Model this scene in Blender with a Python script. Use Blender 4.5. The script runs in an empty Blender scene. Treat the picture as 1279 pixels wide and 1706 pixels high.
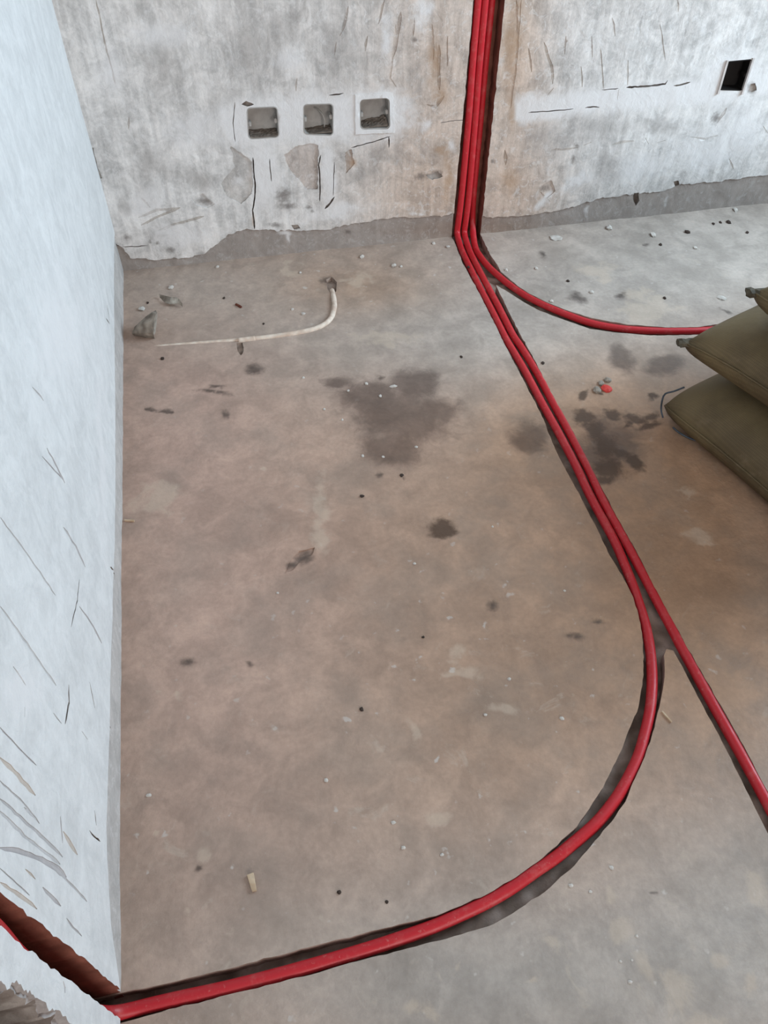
import bpy, bmesh, math, random
import numpy as np
from mathutils import Vector, Matrix, geometry

random.seed(7)
rng = np.random.default_rng(11)
scene = bpy.context.scene
col = scene.collection

# ------------------------------------------------------------------ camera
FPX = 1280.0
YAW, PITCH, ROLL = 0.2305, 0.8416, -0.0151
CAM = np.array([0.2966, -2.1962, 1.25])
_cy, _sy, _cp, _sp = math.cos(YAW), math.sin(YAW), math.cos(PITCH), math.sin(PITCH)
_fw = np.array([_sy * _cp, _cy * _cp, -_sp])
_rt = np.array([_cy, -_sy, 0.0])
_dn = np.cross(_fw, _rt)
_c, _s = math.cos(ROLL), math.sin(ROLL)
RT = _c * _rt + _s * _dn
DN = -_s * _rt + _c * _dn
FW = _fw
cam_data = bpy.data.cameras.new('camera')
cam_data.sensor_fit = 'HORIZONTAL'
cam_data.sensor_width = 36.0
cam_data.lens = 36.0 * FPX / 1279.0
cam_data.clip_start = 0.01
cam = bpy.data.objects.new('camera', cam_data)
col.objects.link(cam)
cam.matrix_world = Matrix(((RT[0], -DN[0], -FW[0], CAM[0]),
                           (RT[1], -DN[1], -FW[1], CAM[1]),
                           (RT[2], -DN[2], -FW[2], CAM[2]),
                           (0, 0, 0, 1)))
scene.camera = cam

# ------------------------------------------------------------------ light
world = bpy.data.worlds.new('sky')
scene.world = world
world.use_nodes = True
wbg = world.node_tree.nodes['Background']
wbg.inputs[0].default_value = (0.62, 0.78, 1.0, 1)
wbg.inputs[1].default_value = 1.0

WIN_Y0, WIN_Y1, WIN_Z0, WIN_Z1 = -1.55, -0.15, 0.80, 2.15     # window opening in the right wall
ROOM_X, ROOM_Y, ROOM_Z = 3.0, -6.0, 2.7
wl = bpy.data.lights.new('window_right_offscreen', 'AREA')
wl.shape = 'RECTANGLE'
wl.size = WIN_Y1 - WIN_Y0
wl.size_y = WIN_Z1 - WIN_Z0
wl.energy = 110.0
wl.color = (0.64, 0.84, 1.0)
wlo = bpy.data.objects.new('window_right_offscreen', wl)
col.objects.link(wlo)
wlo.location = (ROOM_X + 0.12, (WIN_Y0 + WIN_Y1) / 2, (WIN_Z0 + WIN_Z1) / 2)
wlo.rotation_euler = (0, math.radians(90), 0)      # local -Z looks along -X
FW_X0, FW_X1, FW_Z0, FW_Z1 = 0.5, 2.7, 0.8, 2.4                # large window in the front wall, far behind the camera
fl = bpy.data.lights.new('window_front_offscreen', 'AREA')
fl.shape = 'RECTANGLE'
fl.size = FW_X1 - FW_X0
fl.size_y = FW_Z1 - FW_Z0
fl.energy = 124.0
fl.color = (1.0, 0.97, 0.95)
flo = bpy.data.objects.new('window_front_offscreen', fl)
col.objects.link(flo)
flo.location = ((FW_X0 + FW_X1) / 2, ROOM_Y - 0.12, (FW_Z0 + FW_Z1) / 2)
flo.rotation_euler = (math.radians(90), 0, 0)      # local -Z looks along +Y
scene.view_settings.view_transform = 'Standard'
scene.view_settings.look = 'None'
scene.view_settings.exposure = 0.0
scene.view_settings.gamma = 1.0
scene.view_settings.use_curve_mapping = False


# ------------------------------------------------------------------ pixel helpers
def hit(u, v, ax, val=0.0):
    d = (u - 639.5) / FPX * RT + (v - 853.0) / FPX * DN + FW
    t = (val - CAM[ax]) / d[ax]
    return CAM + t * d


def proj(P):
    V = np.asarray(P, float) - CAM
    z = V @ FW
    zz = np.where(z > 0.05, z, 0.05)
    return np.stack([639.5 + FPX * (V @ RT) / zz, 853.0 + FPX * (V @ DN) / zz], -1), z


def floor_px(pts, z=0.0):
    return [hit(u, v, 2, z) for u, v in pts]


# ------------------------------------------------------------------ numpy noise
def _hash(ix, iy, seed):
    h = (ix.astype(np.int64) * 374761393 + iy.astype(np.int64) * 668265263 + seed * 982451653) & 0x7fffffff
    h = ((h ^ (h >> 13)) * 1274126177) & 0x7fffffff
    return ((h ^ (h >> 16)) & 0xffff) / 65535.0


def vnoise(x, y, seed=0):
    ix, iy = np.floor(x), np.floor(y)
    fx, fy = x - ix, y - iy
    fx, fy = fx * fx * (3 - 2 * fx), fy * fy * (3 - 2 * fy)
    a = _hash(ix, iy, seed); b = _hash(ix + 1, iy, seed)
    c = _hash(ix, iy + 1, seed); d = _hash(ix + 1, iy + 1, seed)
    return (a + (b - a) * fx) * (1 - fy) + (c + (d - c) * fx) * fy - 0.5


def fbm(x, y, seed=0, octv=4):
    r, a, f = 0.0, 1.0, 1.0
    for o in range(octv):
        r = r + a * vnoise(x * f, y * f, seed + o * 17)
        a *= 0.5; f *= 2.03
    return r


# ------------------------------------------------------------------ materials
def lin(c):
    return tuple(((v / 255.0) / 12.92 if v / 255.0 <= 0.04045 else ((v / 255.0 + 0.055) / 1.055) ** 2.4) for v in c)


class NT:
    def __init__(self, name):
        self.m = bpy.data.materials.new(name)
        self.m.use_nodes = True
        self.t = self.m.node_tree
        self.b = self.t.nodes['Principled BSDF']
        self.co = self.t.nodes.new('ShaderNodeTexCoord').outputs['Object']

    def node(self, kind, **kw):
        n = self.t.nodes.new(kind)
        for k, v in kw.items():
            setattr(n, k, v)
        return n

    def link(self, a, b):
        self.t.links.new(a, b)

    def put(self, sock, v):
        if isinstance(v, bpy.types.NodeSocket):
            self.link(v, sock)
        else:
            sock.default_value = v

    def scaled(self, s):
        n = self.node('ShaderNodeMapping')
        n.inputs['Scale'].default_value = s
        self.link(self.co, n.inputs['Vector'])
        return n.outputs[0]

    def noise(self, scale, detail=4.0, rough=0.55, vec=None, dist=0.0):
        n = self.node('ShaderNodeTexNoise')
        n.inputs['Scale'].default_value = scale
        n.inputs['Detail'].default_value = detail
        n.inputs['Roughness'].default_value = rough
        n.inputs['Distortion'].default_value = dist
        self.link(vec or self.co, n.inputs['Vector'])
        return n.outputs['Fac']

    def math(self, op, a, b=0.0, c=0.0):
        n = self.node('ShaderNodeMath', operation=op)
        self.put(n.inputs[0], a); self.put(n.inputs[1], b); self.put(n.inputs[2], c)
        return n.outputs[0]

    def ramp(self, v, lo, hi, a=0.0, b=1.0):
        n = self.node('ShaderNodeMapRange', interpolation_type='SMOOTHSTEP')
        self.put(n.inputs[0], v)
        n.inputs[1].default_value = lo; n.inputs[2].default_value = hi
        n.inputs[3].default_value = a; n.inputs[4].default_value = b
        return n.outputs[0]

    def mix(self, f, a, b, mode='MIX'):
        n = self.node('ShaderNodeMix', data_type='RGBA', blend_type=mode)
        self.put(n.inputs[0], f)
        for s, v in ((n.inputs[6], a), (n.inputs[7], b)):
            if isinstance(v, tuple) and len(v) == 3:
                v = v + (1.0,)
            self.put(s, v)
        return n.outputs[2]

    def attr(self, name, colr=False):
        n = self.node('ShaderNodeAttribute', attribute_name=name)
        return n.outputs['Color'] if colr else n.outputs['Fac']

    def scale_col(self, c, f):
        n = self.node('ShaderNodeVectorMath', operation='SCALE')
        self.put(n.inputs[0], c); self.put(n.inputs['Scale'], f)
        return n.outputs[0]

    def bump(self, h, strength=0.3, dist=0.01, prev=None):
        n = self.node('ShaderNodeBump')
        n.inputs['Strength'].default_value = strength
        n.inputs['Distance'].default_value = dist
        self.link(h, n.inputs['Height'])
        if prev:
            self.link(prev, n.inputs['Normal'])
        return n.outputs[0]

    def done(self, color=None, rough=0.8, normal=None, spec=0.3):
        if color is not None:
            if isinstance(color, tuple) and len(color) == 3:
                color = color + (1.0,)
            self.put(self.b.inputs['Base Color'], color)
        self.put(self.b.inputs['Roughness'], rough)
        self.b.inputs['Specular IOR Level'].default_value = spec
        if normal:
            self.link(normal, self.b.inputs['Normal'])
        return self.m


def mat_floor():
    n = NT('concrete_floor')
    c = n.attr('tint', True)
    big = n.noise(3.0, 5, 0.6)
    med = n.noise(14.0, 6, 0.62, dist=0.6)
    fine = n.noise(90.0, 4, 0.6)
    c = n.scale_col(c, n.ramp(big, 0.3, 0.7, 0.90, 1.10))
    c = n.scale_col(c, n.ramp(med, 0.3, 0.7, 0.86, 1.14))
    c = n.scale_col(c, n.ramp(fine, 0.25, 0.75, 0.93, 1.07))
    # grey / ochre mottling
    mo = n.ramp(n.noise(6.5, 5, 0.6), 0.42, 0.68)
    c = n.mix(n.math('MULTIPLY', mo, 0.30), c, lin((128, 118, 108)))
    # pale cement specks
    sp = n.ramp(n.noise(38.0, 3, 0.5), 0.66, 0.74)
    c = n.mix(n.math('MULTIPLY', sp, n.math('MULTIPLY', n.attr('speck'), 0.75)), c, lin((196, 186, 178)))
    sp2 = n.ramp(n.noise(17.0, 6, 0.68, dist=0.8), 0.58, 0.70)
    c = n.mix(n.math('MULTIPLY', sp2, n.math('MULTIPLY', n.attr('speck'), 0.34)), c, lin((194, 178, 162)))
    # stains
    nz = n.math('SUBTRACT', n.noise(22.0, 5, 0.65, dist=0.8), 0.5)
    nzf = n.math('SUBTRACT', n.noise(70.0, 4, 0.6), 0.5)
    pale = n.ramp(n.math('ADD', n.attr('pale'), n.math('MULTIPLY', nz, 2.3)), -0.10, 0.65)
    c = n.mix(n.math('MULTIPLY', pale, 0.40), c, lin((202, 182, 162)))
    wet = n.ramp(n.math('ADD', n.attr('wet'), n.math('MULTIPLY', nz, 0.9)), -0.12, 0.55)
    c = n.mix(n.math('MULTIPLY', wet, 0.92), c, n.mix(1.0, c, (0.40, 0.38, 0.38), 'MULTIPLY'))
    rust = n.ramp(n.math('ADD', n.attr('rust'), n.math('ADD', n.math('MULTIPLY', nz, 0.9), n.math('MULTIPLY', nzf, 0.7))), -0.10, 0.55)
    c = n.mix(n.math('MULTIPLY', rust, 0.85), c, lin((74, 54, 40)))
    dark = n.ramp(n.math('ADD', n.attr('dark'), n.math('MULTIPLY', nzf, 0.9)), -0.10, 0.85)
    c = n.mix(n.math('MULTIPLY', dark, 0.8), c, lin((66, 54, 48)))
    rough = n.math('SUBTRACT', n.ramp(med, 0.3, 0.7, 0.52, 0.72), n.math('MULTIPLY', wet, 0.12))
    nb = n.bump(n.noise(16.0, 6, 0.65), 0.22, 0.012)
    nb = n.bump(n.noise(120.0, 4, 0.6), 0.16, 0.004, nb)
    return n.done(c, rough, nb, 0.35)


def mat_wall(name, streak, sx):
    """streak = mapping scale that stretches noise along the wall's height"""
    n = NT(name)
    c = n.attr('tint', True)
    big = n.noise(4.0, 5, 0.6)
    med = n.noise(17.0, 6, 0.66, dist=0.9)
    fine = n.noise(110.0, 4, 0.6)
    st = n.noise(1.0, 5, 0.6, vec=n.scaled(streak))
    amp = n.attr('mottle')
    f = n.ramp(big, 0.3, 0.7, -0.5, 0.5)
    f = n.math('ADD', n.math('MULTIPLY', f, 0.12), n.math('MULTIPLY', n.ramp(med, 0.32, 0.68, -0.5, 0.5), 0.34))
    f = n.math('ADD', f, n.math('MULTIPLY', n.ramp(st, 0.35, 0.65, -0.5, 0.5), sx))
    f = n.math('ADD', f, n.math('MULTIPLY', n.ramp(fine, 0.3, 0.7, -0.5, 0.5), 0.12))
    c = n.scale_col(c, n.math('ADD', 1.0, n.math('MULTIPLY', f, amp)))
    fk = n.ramp(n.noise(42.0, 7, 0.72, dist=1.2), 0.54, 0.60)
    c = n.mix(n.math('MULTIPLY', n.math('MULTIPLY', fk, amp), 0.30), c, lin((224, 221, 219)))
    fd = n.ramp(n.noise(33.0, 7, 0.72, dist=1.5), 0.60, 0.67)
    c = n.mix(n.math('MULTIPLY', n.math('MULTIPLY', fd, amp), 0.22), c, lin((128, 120, 116)))
    nz = n.math('SUBTRACT', n.noise(30.0, 5, 0.65, dist=0.6), 0.5)
    nzf = n.math('SUBTRACT', n.noise(95.0, 4, 0.6), 0.5)
    pale = n.ramp(n.math('ADD', n.attr('pale'), n.math('MULTIPLY', nz, 1.9)), -0.25, 0.9)
    c = n.mix(n.math('MULTIPLY', pale, 0.75), c, lin((222, 218, 216)))
    grey = n.ramp(n.math('ADD', n.attr('grey'), n.math('MULTIPLY', nz, 1.8)), -0.25, 1.0)
    c = n.mix(n.math('MULTIPLY', grey, 0.5), c, lin((140, 133, 128)))
    rust = n.ramp(n.math('ADD', n.attr('rust'), n.math('MULTIPLY', nz, 1.6)), -0.25, 1.0)
    c = n.mix(n.math('MULTIPLY', rust, 0.7), c, lin((168, 138, 112)))
    dark = n.ramp(n.math('ADD', n.attr('dark'), n.math('MULTIPLY', nzf, 1.2)), -0.10, 0.9)
    c = n.mix(n.math('MULTIPLY', dark, 0.7), c, lin((96, 86, 80)))
    nb = n.bump(n.noise(20.0, 6, 0.68, dist=0.7), 0.30, 0.010)
    nb = n.bump(n.noise(1.0, 5, 0.6, vec=n.scaled(streak)), 0.18, 0.006, nb)
    nb = n.bump(fine, 0.15, 0.003, nb)
    return n.done(c, 0.85, nb, 0.15)


def mat_simple(name, rgb, rough=0.8, var=0.2, scale=40.0, bump=0.3, spec=0.25, rgb2=None, bdist=0.004):
    n = NT(name)
    c1 = lin(rgb)
    c2 = lin(rgb2) if rgb2 else tuple(v * 0.7 for v in c1)
    f = n.ramp(n.noise(scale, 5, 0.6), 0.35, 0.65)
    c = n.mix(f, c1, c2)
    c = n.scale_col(c, n.ramp(n.noise(scale * 4, 3, 0.6), 0.3, 0.7, 1 - var / 2, 1 + var / 2))
    nb = n.bump(n.noise(scale * 2, 5, 0.6), bump, bdist) if bump else None
    return n.done(c, rough, nb, spec)


def mat_pipe():
    n = NT('red_plastic')
    c = lin((186, 33, 42))
    dust = n.ramp(n.noise(30.0, 6, 0.7), 0.50, 0.78)
    c = n.mix(n.math('MULTIPLY', dust, 0.36), c, lin((196, 128, 120)))
    c = n.mix(n.math('MULTIPLY', n.ramp(n.noise(140.0, 3, 0.6), 0.62, 0.72), 0.25), c, lin((190, 150, 140)))
    rough = n.ramp(n.noise(24.0, 4, 0.6), 0.3, 0.7, 0.36, 0.52)
    nb = n.bump(n.noise(200.0, 3, 0.5), 0.05, 0.002)
    return n.done(c, rough, nb, 0.42)


def mat_sack():
    n = NT('woven_olive_sack')
    w1 = n.node('ShaderNodeTexWave', wave_type='BANDS', bands_direction='X')
    w2 = n.node('ShaderNodeTexWave', wave_type='BANDS', bands_direction='Y')
    for w in (w1, w2):
        w.inputs['Scale'].default_value = 85.0
        w.inputs['Distortion'].default_value = 0.6
        n.link(n.co, w.inputs['Vector'])
    wv = n.math('MULTIPLY', w1.outputs['Fac'], w2.outputs['Fac'])
    c = n.mix(n.ramp(n.noise(6.0, 5, 0.6), 0.35, 0.65), lin((116, 100, 72)), lin((94, 80, 58)))
    c = n.scale_col(c, n.ramp(wv, 0.0, 1.0, 0.85, 1.1))
    c = n.mix(n.math('MULTIPLY', n.ramp(n.noise(18.0, 4, 0.6), 0.6, 0.75), 0.3), c, lin((130, 112, 90)))
    nb = n.bump(wv, 0.12, 0.002)
    nb = n.bump(n.noise(14.0, 4, 0.55), 0.3, 0.012, nb)
    return n.done(c, 0.62, nb, 0.25)


M = dict(
    floor=mat_floor(),
    wall_back=mat_wall('plaster_back', (46.0, 46.0, 5.0), 0.22),
    wall_left=mat_wall('plaster_left', (30.0, 30.0, 3.0), 0.10),
    cut_floor=mat_simple('cut_concrete', (168, 150, 138), 0.95, 0.3, 30, 0.6, 0.1, (124, 106, 94)),
    cut_wall=mat_simple('cut_brick', (140, 90, 76), 0.95, 0.3, 25, 0.6, 0.1, (112, 70, 58)),
    cut_plaster=mat_simple('broken_plaster', (170, 160, 152), 0.95, 0.3, 40, 0.6, 0.1, (120, 108, 100)),
    plain=mat_simple('raw_concrete', (150, 146, 142), 0.9, 0.1, 6, 0.2, 0.15, (128, 124, 120)),
    frame=mat_simple('window_metal', (150, 152, 154), 0.5, 0.1, 20, 0.0, 0.4),
    pipe=mat_pipe(),
    sack=mat_sack(),
    sack_end=mat_simple('frayed_sack_end', (92, 84, 70), 0.8, 0.3, 60, 0.4, 0.2, (64, 58, 48)),
    thread=mat_simple('blue_grey_twine', (84, 90, 98), 0.8, 0.2, 80, 0.2, 0.2),
    box=mat_simple('dusty_grey_plastic', (178, 172, 166), 0.75, 0.2, 25, 0.2, 0.25, (156, 150, 144)),
    boxblack=mat_simple('black_plastic', (30, 26, 24), 0.6, 0.2, 25, 0.1, 0.3),
    rim=mat_simple('pale_box_rim', (206, 196, 190), 0.7, 0.1, 25, 0.1, 0.3),
    rubble=mat_simple('mortar_rubble', (128, 116, 106), 0.95, 0.4, 60, 0.6, 0.1, (98, 88, 80)),
    white=mat_simple('white_plaster_crumb', (208, 200, 192), 0.9, 0.15, 60, 0.4, 0.15, (180, 170, 160)),
    grey=mat_simple('grey_mortar', (168, 158, 146), 0.92, 0.3, 45, 0.6, 0.12, (120, 110, 100)),
    dark=mat_simple('dark_grit', (72, 60, 54), 0.9, 0.3, 60, 0.4, 0.15),
    wood=mat_simple('pale_wood', (206, 184, 158), 0.8, 0.2, 50, 0.3, 0.2, (178, 150, 122)),
    twig=mat_simple('brown_twig', (110, 62, 48), 0.8, 0.2, 50, 0.3, 0.2),
    redbit=mat_simple('red_scrap', (214, 70, 62), 0.6, 0.1, 50, 0.2, 0.3),
    conduit=mat_simple('old_white_conduit', (222, 206, 190), 0.7, 0.2, 45, 0.25, 0.25, (198, 174, 156)),
)


# ------------------------------------------------------------------ object helpers
def tag(o, label=None, cat=None, group=None, kind=None):
    if label: o['label'] = label
    if cat: o['category'] = cat
    if group: o['group'] = group
    if kind: o['kind'] = kind
    return o


def mesh_obj(name, verts, faces, mats, parent=None, smooth=False):
    me = bpy.data.meshes.new(name)
    me.from_pydata([tuple(map(float, v)) for v in verts], [], faces)
    for m in (mats if isinstance(mats, (list, tuple)) else [mats]):
        me.materials.append(m)
    if smooth:
        me.polygons.foreach_set('use_smooth', [True] * len(me.polygons))
    me.update()
    o = bpy.data.objects.new(name, me)
    col.objects.link(o)
    if parent:
        o.parent = parent
    return o


def empty(name, loc, rot=(0, 0, 0)):
    o = bpy.data.objects.new(name, None)
    o.empty_display_size = 0.05
    o.location = loc
    o.rotation_euler = rot
    col.objects.link(o)
    return o


def bm_obj(name, bm, mats, parent=None, smooth=False):
    bmesh.ops.recalc_face_normals(bm, faces=bm.faces[:])
    me = bpy.data.meshes.new(name)
    bm.to_mesh(me)
    bm.free()
    for m in (mats if isinstance(mats, (list, tuple)) else [mats]):
        me.materials.append(m)
    if smooth:
        me.polygons.foreach_set('use_smooth', [True] * len(me.polygons))
    o = bpy.data.objects.new(name, me)
    col.objects.link(o)
    if parent:
        o.parent = parent
    return o


def add_box(bm, lo, hi, bevel=0.0):
    vs = [bm.verts.new((x, y, z)) for x in (lo[0], hi[0]) for y in (lo[1], hi[1]) for z in (lo[2], hi[2])]
    fs = [bm.faces.new([vs[i] for i in q]) for q in
          ((0, 1, 3, 2), (4, 6, 7, 5), (0, 4, 5, 1), (2, 3, 7, 6), (0, 2, 6, 4), (1, 5, 7, 3))]
    if bevel:
        es = list({e for f in fs for e in f.edges})
        bmesh.ops.bevel(bm, geom=es, offset=bevel, segments=2, affect='EDGES')


def catmull(pts, step=0.008):
    P = [np.array(p, float) for p in pts]
    P = [2 * P[0] - P[1]] + P + [2 * P[-1] - P[-2]]
    out = []
    for i in range(1, len(P) - 2):
        n = max(2, int(np.linalg.norm(P[i + 1] - P[i]) / step))
        for k in range(n):
            t = k / n
            a, b, c, d = P[i - 1], P[i], P[i + 1], P[i + 2]
            out.append(0.5 * ((2 * b) + (c - a) * t + (2 * a - 5 * b + 4 * c - d) * t * t + (3 * b - a - 3 * c + d) * t ** 3))
    out.append(P[-2])
    return out


def smooth_path(pts, it):
    P = np.array(pts)
    for _ in range(it):
        Q = P.copy()
        Q[1:-1] = 0.25 * P[:-2] + 0.5 * P[1:-1] + 0.25 * P[2:]
        P = Q
    return P


def tube_data(path, radius, sides=14):
    P = np.array(path, float)
    T = np.gradient(P, axis=0)
    T /= np.linalg.norm(T, axis=1)[:, None] + 1e-12
    ref = np.array([0, 0, 1.0]) if abs(T[0][2]) < 0.9 else np.array([1.0, 0, 0])
    N = np.cross(T[0], ref); N /= np.linalg.norm(N)
    verts, faces = [], []
    for i in range(len(P)):
        N = N - T[i] * (N @ T[i]); N /= np.linalg.norm(N)
        B = np.cross(T[i], N)
        r = radius[i] if hasattr(radius, '__len__') else radius
        for k in range(sides):
            a = 2 * math.pi * k / sides
            verts.append(P[i] + r * (math.cos(a) * N + math.sin(a) * B))
    for i in range(len(P) - 1):
        for k in range(sides):
            k2 = (k + 1) % sides
            faces.append((i * sides + k, i * sides + k2, (i + 1) * sides + k2, (i + 1) * sides + k))
    faces.append(tuple(range(sides))[::-1])
    faces.append(tuple((len(P) - 1) * sides + k for k in range(sides)))
    return verts, faces


# ------------------------------------------------------------------ shape fields in photo pixels, stored on surface points
def f_ellipse(px, x, y, rx, ry, ang=0.0):
    a = math.radians(ang)
    dx, dy = px[:, 0] - x, px[:, 1] - y
    u = (dx * math.cos(a) + dy * math.sin(a)) / rx
    v = (-dx * math.sin(a) + dy * math.cos(a)) / ry
    return np.clip(1.0 - np.sqrt(u * u + v * v), -1, 1)


def f_line(px, pts, w):
    best = np.full(len(px), 1e9)
    for (x0, y0), (x1, y1) in zip(pts[:-1], pts[1:]):
        d = np.array([x1 - x0, y1 - y0], float)
        L2 = d @ d
        t = np.clip(((px - (x0, y0)) @ d) / L2, 0, 1)
        q = np.hypot(px[:, 0] - x0 - t * d[0], px[:, 1] - y0 - t * d[1])
        best = np.minimum(best, q)
    return np.clip(1.0 - best / w, -1, 1)


def field(px, ells=(), lines=(), uv=None, amp=9.0):
    f = np.full(len(px), -1.0)
    if uv is not None:
        w = np.stack([fbm(uv[:, 0] * 14, uv[:, 1] * 14, 201, 4), fbm(uv[:, 0] * 14, uv[:, 1] * 14, 307, 4)], -1)
        px = px + w * amp * 1.6
    for e in ells:
        f = np.maximum(f, f_ellipse(px, *e))
    for pts, w in lines:
        f = np.maximum(f, f_line(px, pts, w))
    return f


def gauss(px, x, y, sx, sy):
    return np.exp(-0.5 * (((px[:, 0] - x) / sx) ** 2 + ((px[:, 1] - y) / sy) ** 2))


def tint_mix(px, base, zones):
    """zones: (x, y, sx, sy, weight, rgb)"""
    T = np.tile(np.array(lin(base)), (len(px), 1))
    for x, y, sx, sy, w, rgb in zones:
        g = (gauss(px, x, y, sx, sy) * w)[:, None]
        T = T * (1 - g) + np.array(lin(rgb)) * g
    return T


# ------------------------------------------------------------------ carved sheets (walls and floor with real recesses)
def resample(poly, step, jit, closed=True):
    out = []
    n = len(poly)
    for i in range(n if closed else n - 1):
        a, b = np.array(poly[i], float), np.array(poly[(i + 1) % n], float)
        L = np.linalg.norm(b - a)
        k = max(1, int(L / step))
        d = (b - a) / max(L, 1e-9)
        nrm = np.array([-d[1], d[0]])
        for j in range(k):
            p = a + (b - a) * j / k
            o = float(fbm(np.array([p[0] * 60.0]), np.array([p[1] * 60.0]), 77, 4)[0]) * 2.2 + rng.normal(0, 0.25)
            out.append(p + nrm * jit * o)
    return out


def in_poly(pts, poly):
    P = np.asarray(poly)
    lo, hi = P.min(0), P.max(0)
    res = np.zeros(len(pts), bool)
    idx = np.nonzero((pts[:, 0] >= lo[0]) & (pts[:, 0] <= hi[0]) & (pts[:, 1] >= lo[1]) & (pts[:, 1] <= hi[1]))[0]
    if len(idx) == 0:
        return res
    X, Y = pts[idx, 0], pts[idx, 1]
    ins = np.zeros(len(idx), bool)
    for (x0, y0), (x1, y1) in zip(P, np.roll(P, -1, 0)):
        if y0 == y1:
            continue
        c = ((y0 > Y) != (y1 > Y)) & (X < (x1 - x0) * (Y - y0) / (y1 - y0) + x0)
        ins ^= c
    res[idx] = ins
    return res


def line_poly(pts, w):
    """thin polygon (a crack) around a polyline, tapering at both ends"""
    P = [np.array(p, float) for p in pts]
    L, R = [], []
    for i, p in enumerate(P):
        d = (P[min(i + 1, len(P) - 1)] - P[max(i - 1, 0)])
        d /= np.linalg.norm(d) + 1e-9
        nrm = np.array([-d[1], d[0]])
        k = 0.25 if i in (0, len(P) - 1) else 1.0
        L.append(p + nrm * w * 0.5 * k * random.uniform(0.7, 1.3))
        R.append(p - nrm * w * 0.5 * k * random.uniform(0.7, 1.3))
    return L + R[::-1]


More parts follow.
